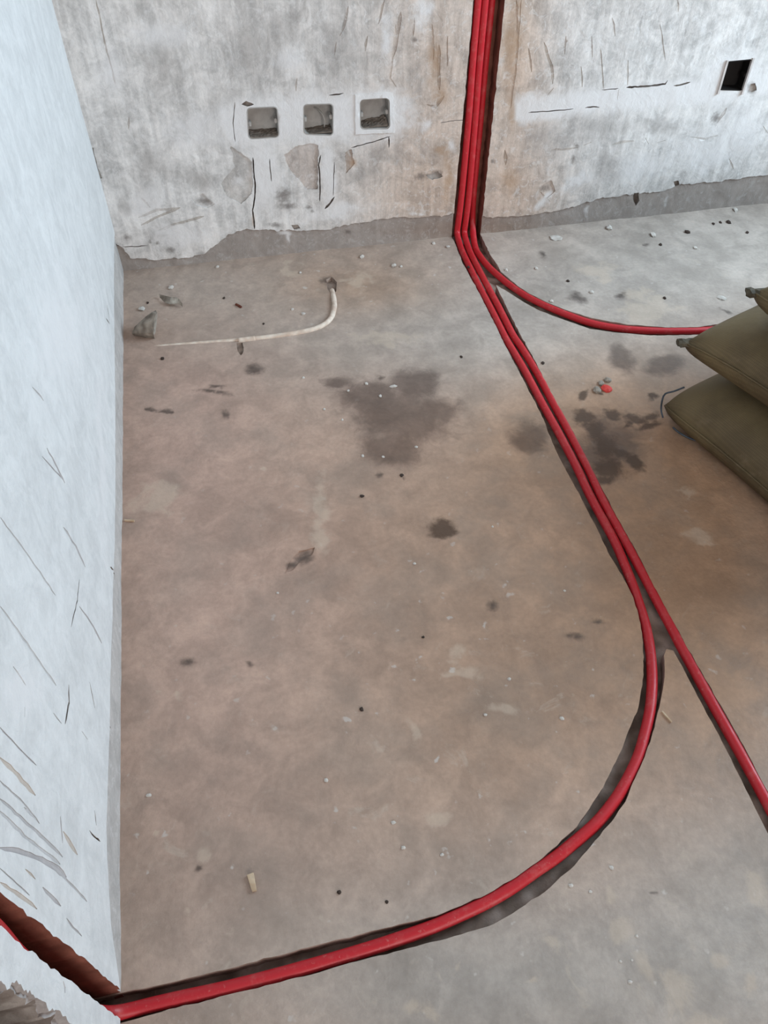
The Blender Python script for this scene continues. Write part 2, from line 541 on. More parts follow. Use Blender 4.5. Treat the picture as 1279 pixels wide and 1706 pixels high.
def sheet(name, rect, fine, fs, cs, regions, to3d, up, mats, attrs, relief):
    """rect/fine = (u0,v0,u1,v1); regions = list of (poly, depth, material_index, rough)"""
    u0, v0, u1, v1 = rect
    coords = [(u0, v0), (u1, v0), (u1, v1), (u0, v1)]
    edges = [(0, 1), (1, 2), (2, 3), (3, 0)]
    for poly, *_ in regions:
        s = len(coords)
        coords += [tuple(p) for p in poly]
        edges += [(s + i, s + (i + 1) % len(poly)) for i in range(len(poly))]
    gu, gv = np.meshgrid(np.arange(fine[0], fine[2], fs), np.arange(fine[1], fine[3], fs))
    g = np.stack([gu.ravel(), gv.ravel()], -1)
    g += rng.uniform(-0.3, 0.3, g.shape) * fs
    hu, hv = np.meshgrid(np.arange(u0 + cs / 2, u1, cs), np.arange(v0 + cs / 2, v1, cs))
    h = np.stack([hu.ravel(), hv.ravel()], -1)
    h = h[~((h[:, 0] > fine[0] - cs * .4) & (h[:, 0] < fine[2] + cs * .4) & (h[:, 1] > fine[1] - cs * .4) & (h[:, 1] < fine[3] + cs * .4))]
    g = np.concatenate([g, h])
    g = g[(g[:, 0] > u0 + .001) & (g[:, 0] < u1 - .001) & (g[:, 1] > v0 + .001) & (g[:, 1] < v1 - .001)]
    coords += [tuple(p) for p in g.tolist()]
    res = geometry.delaunay_2d_cdt([Vector((float(c[0]), float(c[1]))) for c in coords], edges, [], 0, 1e-6, False)
    V = np.array([(v.x, v.y) for v in res[0]])
    F = np.array([tuple(f) for f in res[2] if len(f) == 3])
    a, b, c = V[F[:, 0]], V[F[:, 1]], V[F[:, 2]]
    cr = (b[:, 0] - a[:, 0]) * (c[:, 1] - a[:, 1]) - (b[:, 1] - a[:, 1]) * (c[:, 0] - a[:, 0])
    F = F[np.abs(cr) > 1e-12]
    cen = V[F].mean(1)
    reg = np.zeros(len(F), int)
    for i, (poly, *_) in enumerate(regions):
        reg[in_poly(cen, poly)] = i + 1
    depth = np.array([0.0] + [r[1] for r in regions])
    mati = np.array([0] + [r[2] for r in regions])
    rough = np.array([0.0] + [r[3] for r in regions])
    # vertices separate per region
    key = F.astype(np.int64) * 1000 + reg[:, None]
    uk, inv = np.unique(key.ravel(), return_inverse=True)
    NF = inv.reshape(-1, 3)
    vi, vr = uk // 1000, uk % 1000
    UV = V[vi]
    D = depth[vr] + relief(UV[:, 0], UV[:, 1]) + rough[vr] * fbm(UV[:, 0] * 45, UV[:, 1] * 45, 91, 3)
    lut = {int(k): i for i, k in enumerate(uk)}
    verts = to3d(UV, D)
    # orientation of the caps
    t0 = verts[NF[0]]
    if np.cross(t0[1] - t0[0], t0[2] - t0[0]) @ np.array(up) < 0:
        NF = NF[:, ::-1]
    faces = NF.tolist()
    fm = mati[reg].tolist()
    nsm = len(faces)
    # risers between regions, on vertices of their own
    em = {}
    for fi in range(len(F)):
        r = reg[fi]
        for p, q in ((F[fi, 0], F[fi, 1]), (F[fi, 1], F[fi, 2]), (F[fi, 2], F[fi, 0])):
            k = (p, q) if p < q else (q, p)
            if k in em:
                if em[k] != r:
                    em[k] = (em[k], r)
            else:
                em[k] = r
    verts = verts.tolist()
    ruv, rreg = [], []
    for (p, q), r in em.items():
        if isinstance(r, tuple):
            ra, rb = r
            if depth[ra] > depth[rb]:
                ra, rb = rb, ra
            ids = [lut[p * 1000 + ra], lut[q * 1000 + ra], lut[q * 1000 + rb], lut[p * 1000 + rb]]
            s = len(verts)
            for i in ids:
                verts.append(verts[i]); ruv.append(UV[i]); rreg.append(rb)
            faces.append([s, s + 1, s + 2, s + 3])
            fm.append(int(mati[rb]) if mati[rb] else 0)
    me = bpy.data.meshes.new(name)
    me.from_pydata(verts, [], faces)
    for m in mats:
        me.materials.append(m)
    me.polygons.foreach_set('material_index', fm)
    me.polygons.foreach_set('use_smooth', [i < nsm for i in range(len(faces))])
    P3 = np.array(verts)
    AUV = np.concatenate([UV, np.array(ruv)]) if ruv else UV
    AR = np.concatenate([vr, np.array(rreg, int)]) if ruv else vr
    px, z = proj(P3)
    px[z < 0.1] = (-5000, -5000)
    for k, val in attrs(px, AR, AUV).items():
        if val.ndim == 2:
            at = me.attributes.new(k, 'FLOAT_COLOR', 'POINT')
            at.data.foreach_set('color', np.concatenate([val, np.ones((len(val), 1))], 1).ravel().astype(np.float32))
        else:
            at = me.attributes.new(k, 'FLOAT', 'POINT')
            at.data.foreach_set('value', val.astype(np.float32))
    me.update()
    o = bpy.data.objects.new(name, me)
    col.objects.link(o)
    tag(o, kind='structure')
    return o


# ------------------------------------------------------------------ floor with the chased grooves
left_main = [(756, 402), (771, 438), (792, 476), (810, 512), (822, 535), (839, 571), (864, 618), (890, 669), (903, 694),
             (914, 722), (929, 758), (943, 784), (961, 817), (975, 844), (1003, 899), (1016, 926), (1044, 973), (1054, 996),
             (1063, 1024), (1069, 1055), (1072, 1094), (1070, 1141), (1060, 1186), (1046, 1220), (1030, 1259), (1009, 1303),
             (988, 1338), (960, 1376), (928, 1408), (896, 1435), (859, 1462), (811, 1489), (758, 1513), (726, 1526),
             (665, 1541), (570, 1564), (465, 1592), (348, 1621), (254, 1643), (206, 1653)]
lower_arc = [(207, 1702), (244, 1692), (269, 1686), (379, 1658), (480, 1633), (582, 1605), (668, 1583), (716, 1570),
             (769, 1557), (833, 1535), (864, 1514), (907, 1486), (934, 1462), (949, 1449), (984, 1410), (1020, 1368),
             (1041, 1335), (1058, 1296), (1074, 1261), (1088, 1220), (1098, 1178), (1105, 1145), (1107, 1117), (1106, 1092),
             (1110, 1081), (1121, 1084), (1141, 1120), (1162, 1159), (1183, 1199), (1202, 1234), (1228, 1286), (1242, 1314),
             (1258, 1345), (1279, 1387), (1330, 1490)]
right_main = [(1376, 1490), (1279, 1319), (1263, 1291), (1239, 1244), (1204, 1181), (1171, 1124), (1143, 1075), (1110, 1015),
              (1088, 975), (1070, 938), (1046, 894), (1024, 855), (1006, 819), (988, 786), (966, 742), (943, 699), (924, 666),
              (901, 622), (884, 589), (868, 560), (849, 523), (837, 498), (826, 475)]
branch = [(849, 488), (873, 504), (899, 518), (940, 533), (983, 548), (1030, 555), (1083, 559), (1161, 558), (1192, 556),
          (1290, 546), (1430, 522), (1430, 500), (1290, 524), (1223, 537), (1161, 545), (1114, 546), (1045, 541), (986, 530),
          (942, 516), (905, 501), (880, 488), (862, 476), (834, 452), (828, 441), (815, 422), (803, 395)]
gp = [hit(u, v, 2)[:2] for u, v in left_main]
gp += [np.array((-0.06, gp[-1][1] - 0.002))]
la = [hit(u, v, 2)[:2] for u, v in lower_arc]
gp += [np.array((-0.06, la[0][1] + 0.0))] + la
# the straight run carries on out of frame
far_l = gp[-1] + (gp[-1] - gp[-2]) / np.linalg.norm(gp[-1] - gp[-2]) * 1.3
rm = [hit(u, v, 2)[:2] for u, v in right_main]
far_r = rm[0] + (gp[-1] - gp[-2]) / np.linalg.norm(gp[-1] - gp[-2]) * 1.3
gp += [far_l, far_r] + rm + [hit(u, v, 2)[:2] for u, v in branch]
top_r = gp[-1]; top_l = gp[0]
gp += [np.array((top_r[0], 0.06)), np.array((top_l[0], 0.06))]
groove = resample(gp, 0.010, 0.0010)

CHASE_XL, CHASE_XR = top_l[0], top_r[0]
CH_Y0 = hit(207, 1652, 2)[1]
CH_Y1 = hit(207, 1702, 2)[1]


def px_region(pts, ax, step=0.006, jit=0.0008):
    P = [hit(u, v, ax) for u, v in pts]
    q = [(p[0], p[1]) if ax == 2 else ((p[0], p[2]) if ax == 1 else (p[1], p[2])) for p in P]
    return resample(q, step, jit)


floor_regions = [
    (groove, 0.026, 1, 0.008),
    (px_region([(543, 466), (552, 462), (561, 470), (560, 486), (552, 490), (545, 482)], 2), 0.012, 1, 0.004),
    (px_region([(394, 572), (404, 571), (406, 584), (402, 592), (396, 586)], 2), 0.006, 1, 0.002),
    (px_region([(480, 940), (498, 918), (524, 912), (520, 924), (500, 935), (488, 950), (474, 955)], 2), 0.003, 0, 0.003),
]


def floor_attrs(px, reg, uv):
    cement, dust, mud = (172, 162, 153), (184, 152, 137), (162, 127, 99)
    zones = [
        (620, 560, 260, 70, 0.50, cement),
        (860, 560, 160, 60, 0.75, cement),
        (1060, 470, 260, 80, 0.80, cement),
        (1250, 400, 260, 80, 0.80, cement),
        (330, 475, 130, 36, 0.40, cement),
        (600, 480, 90, 30, 0.55, mud),
        (300, 650, 110, 60, 0.55, dust),
        (300, 760, 90, 70, 0.60, dust),
        (430, 900, 210, 150, 0.60, dust),
        (330, 1150, 150, 260, 0.50, dust),
        (760, 860, 220, 130, 0.40, mud),
        (900, 1150, 220, 200, 0.50, mud),
        (1130, 950, 160, 180, 0.80, mud),
        (1150, 790, 120, 90, 0.85, mud),
        (1000, 680, 100, 60, 0.60, mud),
        (880, 740, 70, 60, 0.55, mud),
        (1230, 1100, 120, 160, 0.55, mud),
        (960, 1640, 420, 130, 0.90, cement),
        (1250, 1560, 160, 150, 0.80, cement),
        (740, 1650, 130, 60, 0.50, cement),
    ]
    T = tint_mix(px, (174, 148, 131), zones)
    inside = (reg == 1) | (reg == 2)
    wet = field(px, uv=uv, ells=[
        (660, 690, 112, 58, 10), (620, 660, 82, 34, -10), (690, 640, 52, 36, 0), (650, 745, 62, 38, 10), (730, 682, 48, 26, -8),
        (1010, 740, 76, 62, 30),
        (1035, 598, 26, 26, 0), (1110, 610, 44, 22, 0), (650, 395, 0.1, 0.1, 0),
        (880, 730, 46, 36, 30), (560, 640, 34, 12, 0)])
    rust = field(px, uv=uv, ells=[
        (735, 880, 30, 16, 5), (755, 884, 14, 7, 0), (1020, 690, 20, 10, 10), (1060, 698, 28, 9, 10), (1085, 690, 22, 9, -20),
        (1045, 708, 14, 6, -40), (1080, 712, 26, 9, -25), (1085, 662, 12, 8, -30), (1130, 690, 18, 8, 20),
        (1000, 655, 8, 5, 0), (975, 660, 14, 7, -30),
        (968, 694, 20, 15, 0), (985, 715, 24, 18, 50), (1006, 740, 30, 24, 50), (1014, 778, 34, 26, 10), (1060, 772, 24, 11, 32), (1040, 758, 22, 10, 30), (1005, 802, 24, 10, 0)])
    dark = field(px, uv=uv, ells=[
        (502, 930, 24, 15, -35), (480, 944, 16, 9, -35), (820, 1012, 13, 9, 0), (425, 612, 22, 13, 0), (955, 1065, 20, 11, 10),
        (990, 1037, 18, 8, 15), (315, 1100, 18, 10, 0), (420, 1112, 10, 6, 0), (330, 1443, 12, 8, 0), (630, 790, 9, 9, 0),
        (670, 793, 6, 5, 0), (640, 625, 10, 5, 0), (375, 697, 12, 12, 0), (1110, 1340, 7, 5, 0), (1092, 1480, 10, 5, 0), (903, 424, 8, 6, 0),
        (1075, 408, 7, 5, 0), (960, 500, 20, 9, 10), (1035, 495, 16, 6, 0), (1210, 520, 16, 6, 0), 
        (545, 470, 14, 10, 0), (350, 655, 40, 6, 10), (360, 642, 26, 4, -5)],
        lines=[([(240, 685), (290, 690)], 4)])
    pale = field(px, uv=uv, amp=20.0, ells=[
        (535, 850, 16, 60, 10), (527, 890, 18, 30, 10), (268, 830, 50, 26, -20), (765, 1090, 24, 18, 0), (830, 1180, 40, 14, 5),
        (760, 1120, 44, 10, 5), (735, 1375, 24, 18, 20), (690, 1230, 14, 20, 0), (1010, 1480, 14, 26, -20), (1045, 1560, 24, 26, 40),
        (1085, 1620, 18, 34, -10), (1130, 1650, 40, 40, 40), (1160, 1700, 50, 20, 0), (925, 1580, 28, 14, 30), (690, 1680, 20, 18, 0),
        (720, 1690, 24, 12, 30), (770, 1612, 10, 10, 0), (880, 1615, 18, 10, -30), (1265, 1480, 22, 34, -40), (1200, 1590, 20, 16, 0),
        (345, 1425, 16, 10, 0), (310, 1520, 14, 9, 20), (395, 1545, 14, 12, 0), (430, 790, 18, 6, 0), (1145, 825, 14, 8, 10),
        (985, 742, 20, 6, 0), (1000, 450, 40, 16, 10), (1080, 515, 60, 22, 0), (480, 455, 20, 5, 0), (640, 560, 60, 18, 0),
        (600, 470, 36, 14, 0), (620, 475, 14, 8, 50), (1160, 900, 26, 10, 20), (1165, 590, 20, 14, 0), (1250, 1640, 16, 26, 0),
        (250, 1385, 7, 4, 0), (270, 1150, 8, 5, 0), (300, 1155, 5, 12, 10), (1060, 1200, 0.1, 0.1, 0)])
    sp = 0.25 + 0.75 * np.clip(gauss(px, 900, 1600, 500, 180) + gauss(px, 800, 1200, 260, 200) + gauss(px, 700, 450, 500, 60) + gauss(px, 380, 1450, 150, 120), 0, 1)
    return dict(tint=T, wet=np.where(inside, -1, wet), rust=np.where(inside, -1, rust), dark=dark, pale=np.where(inside, -1, pale), speck=sp)


def floor3d(uv, d):
    return np.stack([uv[:, 0], uv[:, 1], -d], -1)


floor = sheet('floor', (-0.06, ROOM_Y, ROOM_X, 0.06), (-0.05, -2.4, 2.25, 0.05), 0.009, 0.12, floor_regions, floor3d, (0, 0, 1),
              [M['floor'], M['cut_floor']], floor_attrs,
              lambda u, v: 0.0022 * fbm(u * 5, v * 5, 3, 4) + 0.0008 * fbm(u * 40, v * 40, 5, 3))
tag(floor, 'bare stained concrete floor with grooves cut for red conduits')


# ------------------------------------------------------------------ back wall
def bw(pts, step=0.006, jit=0.0008):
    return px_region(pts, 1, step, jit)


def scratch(pts, wpx, ax, tone, depth=0.0007):
    q = resample([np.array(p, float) for p in pts], 9.0, 0.5, closed=False) + [np.array(pts[-1], float)]
    P = [hit(u, v, ax) for u, v in line_poly(q, wpx)]
    return ([(p[0], p[2]) if ax == 1 else (p[1], p[2]) for p in P], depth, 0, 0.0, tone)


def apply_tones(T, reg, regions):
    for i, r in enumerate(regions):
        if len(r) > 4:
            m = reg == i + 1
            if isinstance(r[4][0], str):
                T[m] = np.array(lin(r[4][1]))
            else:
                T[m] *= np.array(r[4])


def bcrack(pts, wpx, depth=0.010):
    P = [hit(u, v, 1) for u, v in pts]
    q = [(p[0], p[2]) for p in P]
    q = resample(q, 0.008, 0.0008, closed=False) + [np.array(q[-1])]
    return (line_poly(q, wpx * 0.00130), depth, 2, 0.0)


BOXES = [  # opening corners TL, TR, BR, BL in the photograph
    [(412, 181), (461, 179), (464, 228), (415, 231)],
    [(506, 175), (554, 174), (554, 225), (507, 223)],
    [(600, 167), (647, 164), (648, 213), (601, 214)],
    [(1210, 104), (1253, 100), (1237, 150), (1197, 149)]]


def box_frame(q):
    P = [hit(u, v, 1)[[0, 2]] for u, v in q]
    c = sum(P) / 4
    ex = ((P[1] - P[0]) + (P[2] - P[3])) / 2
    ey = ((P[0] - P[3]) + (P[1] - P[2])) / 2
    w, h = np.linalg.norm(ex), np.linalg.norm(ey)
    ang = math.atan2(ex[1], ex[0])
    return c, w, h, ang


def rounded_rect(w, h, r, n=5):
    out = []
    for cx, cy, a0 in ((w / 2 - r, h / 2 - r, 0), (-w / 2 + r, h / 2 - r, 90), (-w / 2 + r, -h / 2 + r, 180), (w / 2 - r, -h / 2 + r, 270)):
        for k in range(n):
            a = math.radians(a0 + 90 * k / (n - 1))
            out.append((cx + r * math.cos(a), cy + r * math.sin(a)))
    return out


def rot2(pts, c, ang):
    ca, sa = math.cos(ang), math.sin(ang)
    return [np.array((c[0] + x * ca - y * sa, c[1] + x * sa + y * ca)) for x, y in pts]


def quad_loop(q, grow, r, n=5):
    """rounded loop (x, z) of a four-sided opening traced on the wall, grown outwards"""
    P = [hit(u, v, 1)[[0, 2]] for u, v in q]
    c = sum(P) / 4
    w = np.linalg.norm(P[1] - P[0]); h = np.linalg.norm(P[0] - P[3])
    out = []
    for x, y in rounded_rect(1.0, 1.0, r / max(w, h), n):
        a, b = x * (w + 2 * grow) / w + 0.5, y * (h + 2 * grow) / h + 0.5
        out.append((P[3] * (1 - a) + P[2] * a) * (1 - b) + (P[0] * (1 - a) + P[1] * a) * b)
    return c, w, h, out


box_geo = [quad_loop(q, 0.0, 0.009) for q in BOXES]
holes = [(quad_loop(q, 0.0025, 0.011)[3], 0.046, 2, 0.0) for q in BOXES]

chase_l = [hit(788, 0, 1), hit(772, 200, 1)]
xl_top, xr_top = hit(789, 0, 1)[0], hit(841, 0, 1)[0]
zt = hit(810, 0, 1)[2]
sl = (xl_top - CHASE_XL) / zt
sr = (xr_top - CHASE_XR) / zt
chase_back = resample([(CHASE_XL, -0.06), (CHASE_XR, -0.06), (CHASE_XR, 0.0), (CHASE_XR + sr * zt, zt), (CHASE_XR + sr * 1.6, 1.6),
                       (CHASE_XR + sr * 1.6, ROOM_Z), (CHASE_XL + sl * 1.6, ROOM_Z), (CHASE_XL + sl * 1.6, 1.6), (CHASE_XL + sl * zt, zt), (CHASE_XL, 0.0)], 0.012, 0.0012)

bare_top = [(150, 408), (184, 396), (192, 408), (204, 413), (217, 430), (258, 433), (314, 429), (340, 422), (356, 411), (381, 391), (404, 383), (440, 382),
            (491, 384), (533, 384), (575, 375), (620, 368), (665, 363), (720, 360), (770, 356), (830, 362), (897, 357), (944, 347), (998, 331),
            (1053, 323), (1100, 319), (1131, 309), (1200, 301), (1279, 291), (1360, 281), (1460, 270)]
bt = [hit(u, v, 1) for u, v in bare_top]
bare = [(p[0], p[2]) for p in bt]
bare = [(-0.05, bare[0][1])] + [q for q in bare if q[0] > -0.02] + [(ROOM_X, bare[-1][1]), (ROOM_X, -0.06), (-0.05, -0.06)]
bare = resample(bare, 0.006, 0.0030)

BACK_SCRATCH = [([(918, 250), (945, 249), (962, 246)], 3), ([(972, 243), (985, 237)], 4), ([(1020, 241), (1040, 236), (1056, 235)], 4), ([(1074, 230), (1080, 240)], 3), ([(1094, 238), (1108, 234)], 3), ([(1150, 228), (1175, 232), (1195, 226)], 3), ([(230, 362), (260, 350), (300, 346)], 4), ([(262, 384), (295, 372), (340, 360)], 4),
        ([(668, 20), (662, 60), (655, 95)], 5), ([(640, 0), (630, 40)], 3), ([(690, 30), (688, 60)], 3),
        ([(580, 10), (572, 45), (566, 60)], 4), ([(612, 60), (608, 85)], 4), ([(731, 75), (730, 110), (732, 150)], 5), ([(720, 40), (722, 100)], 3),
        ([(745, 60), (745, 110)], 2.5), ([(740, 160), (725, 178), (710, 174)], 5), ([(660, 40), (650, 130), (660, 145)], 2.5),
        ([(494, 130), (493, 152)], 3.5), ([(215, 195), (214, 215)], 3), ([(560, 70), (557, 92)], 3),
        ([(160, 0), (172, 60), (192, 140)], 2.5), ([(905, 70), (918, 110), (920, 140)], 4), ([(942, 60), (940, 90)], 2.5), ([(968, 110), (969, 145)], 2.5),
        ([(1000, 80), (1005, 148)], 2), ([(1046, 100), (1045, 142)], 2.5), ([(1020, 30), (1024, 60)], 2.5), ([(880, 80), (885, 120)], 3),
        ([(1100, 40), (1108, 100)], 2), ([(912, 158), (922, 146)], 3), ([(1030, 148), (1028, 166)], 1.8), ([(1128, 0), (1130, 20)], 3), ([(985, 60), (986, 95)], 2),
        ([(860, 0), (862, 80), (850, 180)], 3), ([(868, 0), (858, 120)], 2), ([(840, 250), (842, 275)], 5), ([(900, 320), (915, 335)], 4),
        ([(300, 345), (260, 362), (235, 375)], 4), ([(250, 345), (235, 330)], 4), ([(1210, 180), (1195, 205)], 4), ([(1214, 265), (1222, 282)], 4),
        ([(1270, 210), (1279, 222)], 5)]

back_regions = [
    (bare, 0.004, 0, 0.002),
    (bw([(591, 157), (655, 154), (658, 221), (592, 224)], 0.006, 0.001), -0.0025, 0, 0.001, ('set', (212, 207, 203))),
    (bw([(473, 258), (492, 244), (518, 238), (530, 242), (530, 278), (529, 314), (512, 316), (498, 300), (484, 286)], 0.004, 0.0018), 0.005, 0, 0.001, ('set', (182, 170, 162))),
    (bw([(384, 244), (402, 255), (420, 269), (421, 294), (420, 323), (402, 340), (377, 328), (368, 306), (391, 278)], 0.004, 0.0018), 0.004, 0, 0.002, ('set', (186, 180, 175))),
    (bw([(574, 254), (585, 249), (591, 272), (577, 289)], 0.004, 0.0018), 0.003, 0, 0.001, ('set', (172, 156, 144))),
    (bw([(402, 174), (410, 168), (423, 174), (412, 178)]), 0.008, 2, 0.001),
    (bw([(143, 247), (156, 246), (163, 280), (170, 296), (158, 300), (150, 280)], 0.004, 0.0018), 0.004, 0, 0.001, ('set', (186, 181, 174))),
    (bw([(318, 330), (338, 322), (358, 340), (345, 346), (326, 342)]), 0.003, 0, 0.001),
    (bw([(708, 292), (730, 286), (738, 294), (720, 300)], 0.004, 0.002), 0.004, 2, 0.003),
    (bw([(1056, 322), (1064, 321), (1066, 336), (1060, 344), (1056, 334)]), 0.016, 2, 0.002),
    (bw([(1122, 303), (1130, 301), (1132, 309), (1125, 312)]), 0.012, 2, 0.002),
    (bw([(1250, 140), (1258, 138), (1260, 150), (1252, 154), (1247, 150)]), 0.006, 2, 0.002),
    (bw([(485, 375), (496, 374), (500, 380), (490, 382)]), 0.008, 2, 0.001),
    (bw([(900, 308), (918, 300), (925, 318), (912, 330), (903, 322)]), 0.004, 0, 0.003),
    bcrack([(421, 262), (423, 290), (425, 310), (424, 330), (421, 350), (424, 382)], 3.2, 0.014),
    bcrack([(534, 258), (531, 275), (533, 300), (533, 336)], 2.8, 0.012),
    bcrack([(557, 328), (551, 338), (541, 348)], 4.5, 0.008),
    bcrack([(449, 264), (450, 280), (452, 302)], 2.2, 0.006),
    bcrack([(557, 270), (556, 292), (555, 326)], 1.8, 0.006),
    bcrack([(650, 228), (620, 237), (585, 246)], 2.2, 0.007),
    bcrack([(648, 228), (648, 246)], 3.4, 0.009),
    bcrack([(392, 236), (388, 205), (391, 170)], 1.6, 0.004),
    bcrack([(548, 158), (565, 157), (572, 155)], 2.6, 0.007),
    bcrack([(1043, 146), (1062, 145), (1085, 143), (1108, 140), (1112, 134)], 4.0, 0.012),
    bcrack([(1122, 143), (1136, 141), (1150, 137)], 3.5, 0.006),
    bcrack([(1002, 150), (1030, 147)], 1.8, 0.005),
    bcrack([(880, 188), (905, 186), (930, 184), (955, 181)], 2.0, 0.007),
    bcrack([(974, 180), (988, 178), (998, 179)], 2.6, 0.007),
    bcrack([(733, 205), (760, 201), (775, 200)], 1.6, 0.004),
    bcrack([(204, 411), (225, 411), (246, 409)], 2.0, 0.006),
    bcrack([(186, 398), (192, 406), (198, 411)], 5.0, 0.012),
] + [scratch(p, w * 1.1, 1, random.choice([(0.74, 0.70, 0.67), (0.82, 0.79, 0.76), (0.68, 0.64, 0.60)])) for p, w in BACK_SCRATCH] + [
    (chase_back, 0.048, 1, 0.006),
] + holes


def back_attrs(px, reg, uv):
    white, dirt = (210, 207, 204), (182, 156, 136)
    zones = [
        (300, 150, 260, 160, 0.45, white),
        (150, 200, 60, 220, 0.50, white),
        (280, 340, 130, 80, 0.60, white),
        (430, 340, 80, 60, 0.50, white),
        (1080, 200, 200, 120, 0.60, white),
        (1280, 160, 120, 120, 0.60, white),
        (740, 180, 75, 260, 0.60, dirt),
        (860, 90, 40, 160, 0.75, dirt),
        (860, 330, 60, 60, 0.60, dirt),
        (700, 320, 70, 60, 0.50, dirt),
    ]
    T = tint_mix(px, (196, 188, 182), zones)
    bare_m = reg == 1
    Tb = tint_mix(px, (152, 142, 135), [(735, 384, 70, 16, 0.6, (134, 112, 97)), (840, 380, 60, 20, 0.6, (134, 112, 97))])
    T[bare_m] = Tb[bare_m]
    apply_tones(T, reg, back_regions)
    de = [(690, 67, 5, 6, 0), (285, 416, 10, 7, 0), (212, 396, 8, 7, 0), (262, 404, 6, 4, 0), (248, 402, 5, 4, 0), (470, 325, 16, 16, 0), (480, 345, 22, 9, 0),
          (515, 346, 8, 5, 0), (340, 335, 18, 10, 10), (520, 352, 5, 4, 0), (460, 375, 14, 5, 0), (580, 386, 8, 6, 0), (1060, 330, 8, 10, 0),
          (1250, 148, 10, 16, 0), (700, 295, 18, 9, 0), (725, 290, 12, 8, 0), (820, 270, 6, 6, 0), (905, 312, 12, 8, 0), (1190, 195, 10, 14, 30), (960, 245, 6, 8, 0), (955, 265, 5, 10, 0)]
    dark = field(px, de, uv=uv, amp=3)
    grey = field(px, uv=uv, ells=[(420, 80, 60, 90, 0), (270, 110, 40, 60, 0), (380, 190, 40, 60, 0), (250, 280, 46, 40, 0), (560, 80, 40, 60, 0), (690, 150, 22, 46, 0),
                      (470, 40, 50, 40, 0), (1000, 215, 80, 26, -4), (900, 230, 40, 40, 0), (1100, 210, 40, 16, 0), (1010, 280, 26, 30, 0), (610, 290, 40, 20, 0),
                      (205, 340, 14, 20, 0), (470, 330, 24, 26, 0), (330, 300, 30, 20, 0), (640, 260, 60, 20, 0), (720, 250, 40, 30, 0)])
    rust = field(px, uv=uv, ells=[(745, 300, 10, 60, 0), (852, 70, 14, 90, 4), (846, 180, 10, 40, 0), (424, 368, 5, 12, 0), (770, 340, 10, 30, 0), (850, 300, 20, 30, 0),
                      (735, 250, 24, 16, 0), (738, 150, 18, 26, 0), (720, 100, 14, 50, 0), (588, 268, 8, 12, 0)])
    # white filler smeared round the boxes and along the filled chase
    plaster = field(px, uv=uv, amp=6, ells=[(436, 205, 52, 46, 0), (530, 200, 56, 46, 0), (625, 190, 46, 42, 0), (440, 290, 22, 70, 0), (545, 290, 14, 56, 0), (1226, 130, 60, 46, 0)],
                    lines=[([(400, 205), (520, 195), (650, 188)], 44), ([(870, 180), (960, 170), (1100, 160), (1290, 140)], 22)])
    pale = field(px, uv=uv, ells=[(240, 340, 40, 26, -20), (300, 390, 60, 24, 0), (450, 300, 26, 26, 0), (560, 350, 60, 16, -6), (1180, 250, 90, 40, 0), (1060, 280, 60, 26, -10),
                      (960, 300, 30, 16, -30), (757, 240, 6, 14, -10), (705, 210, 14, 9, -50), (910, 330, 24, 10, -40), (180, 120, 26, 40, 0), (330, 215, 60, 30, 0),
                      (480, 100, 30, 26, 0), (1230, 215, 60, 50, 0), (478, 393, 3, 16, 0), (475, 386, 12, 5, 0), (1110, 335, 4, 16, 20), (976, 352, 3, 10, 0), (400, 300, 10, 16, 0),
                      (698, 355, 12, 3, 0), (270, 60, 60, 30, 10), (700, 20, 16, 40, 0), (640, 60, 14, 40, 0)])
    pale = np.maximum(pale, plaster * 1.3 + 0.15)
    pale = np.where(bare_m & (px[:, 0] > 560) & (px[:, 0] < 900), -1, pale)
    mot = 1.0 - 0.55 * np.clip(plaster + 0.4, 0, 1)
    mot[bare_m] = 0.4
    return dict(tint=T, dark=dark, grey=np.minimum(grey, -plaster), rust=rust, pale=pale, mottle=mot)


wall_back = sheet('wall_back', (-0.05, -0.06, ROOM_X, ROOM_Z), (-0.04, -0.05, 2.25, 0.95), 0.0075, 0.12, back_regions,
                  lambda uv, d: np.stack([uv[:, 0], d, uv[:, 1]], -1), (0, -1, 0),
                  [M['wall_back'], M['cut_wall'], M['cut_plaster']], back_attrs,
                  lambda u, v: 0.003 * fbm(u * 4, v * 4, 23, 4) + 0.0012 * fbm(u * 26, v * 14, 29, 4))
tag(wall_back, 'rough grey plaster wall with socket holes and a vertical conduit chase')


# ------------------------------------------------------------------ left wall
def lw(pts, step=0.008, jit=0.001):
    return px_region(pts, 0, step, jit)


def lcrack(pts, w, depth=0.006):
    P = [hit(u, v, 0) for u, v in pts]
    q = [(p[1], p[2]) for p in P]
    q = resample(q, 0.010, 0.0008, closed=False) + [np.array(q[-1])]
    return (line_poly(q, w), depth, 2, 0.0)


lt = [(189, 440), (190, 520), (191, 640), (192, 760), (192, 880), (189, 980), (187, 1060), (184, 1140), (183, 1220), (180, 1300), (178, 1380), (180, 1450), (185, 1540)]
lb = [hit(u, v, 0) for u, v in lt]
bare_l = [(0.05, lb[0][2])] + [(p[1], p[2]) for p in lb] + [(CH_Y0, 0.02), (ROOM_Y, 0.02), (ROOM_Y, -0.06), (0.05, -0.06)]
bare_l = resample(bare_l, 0.012, 0.0014)
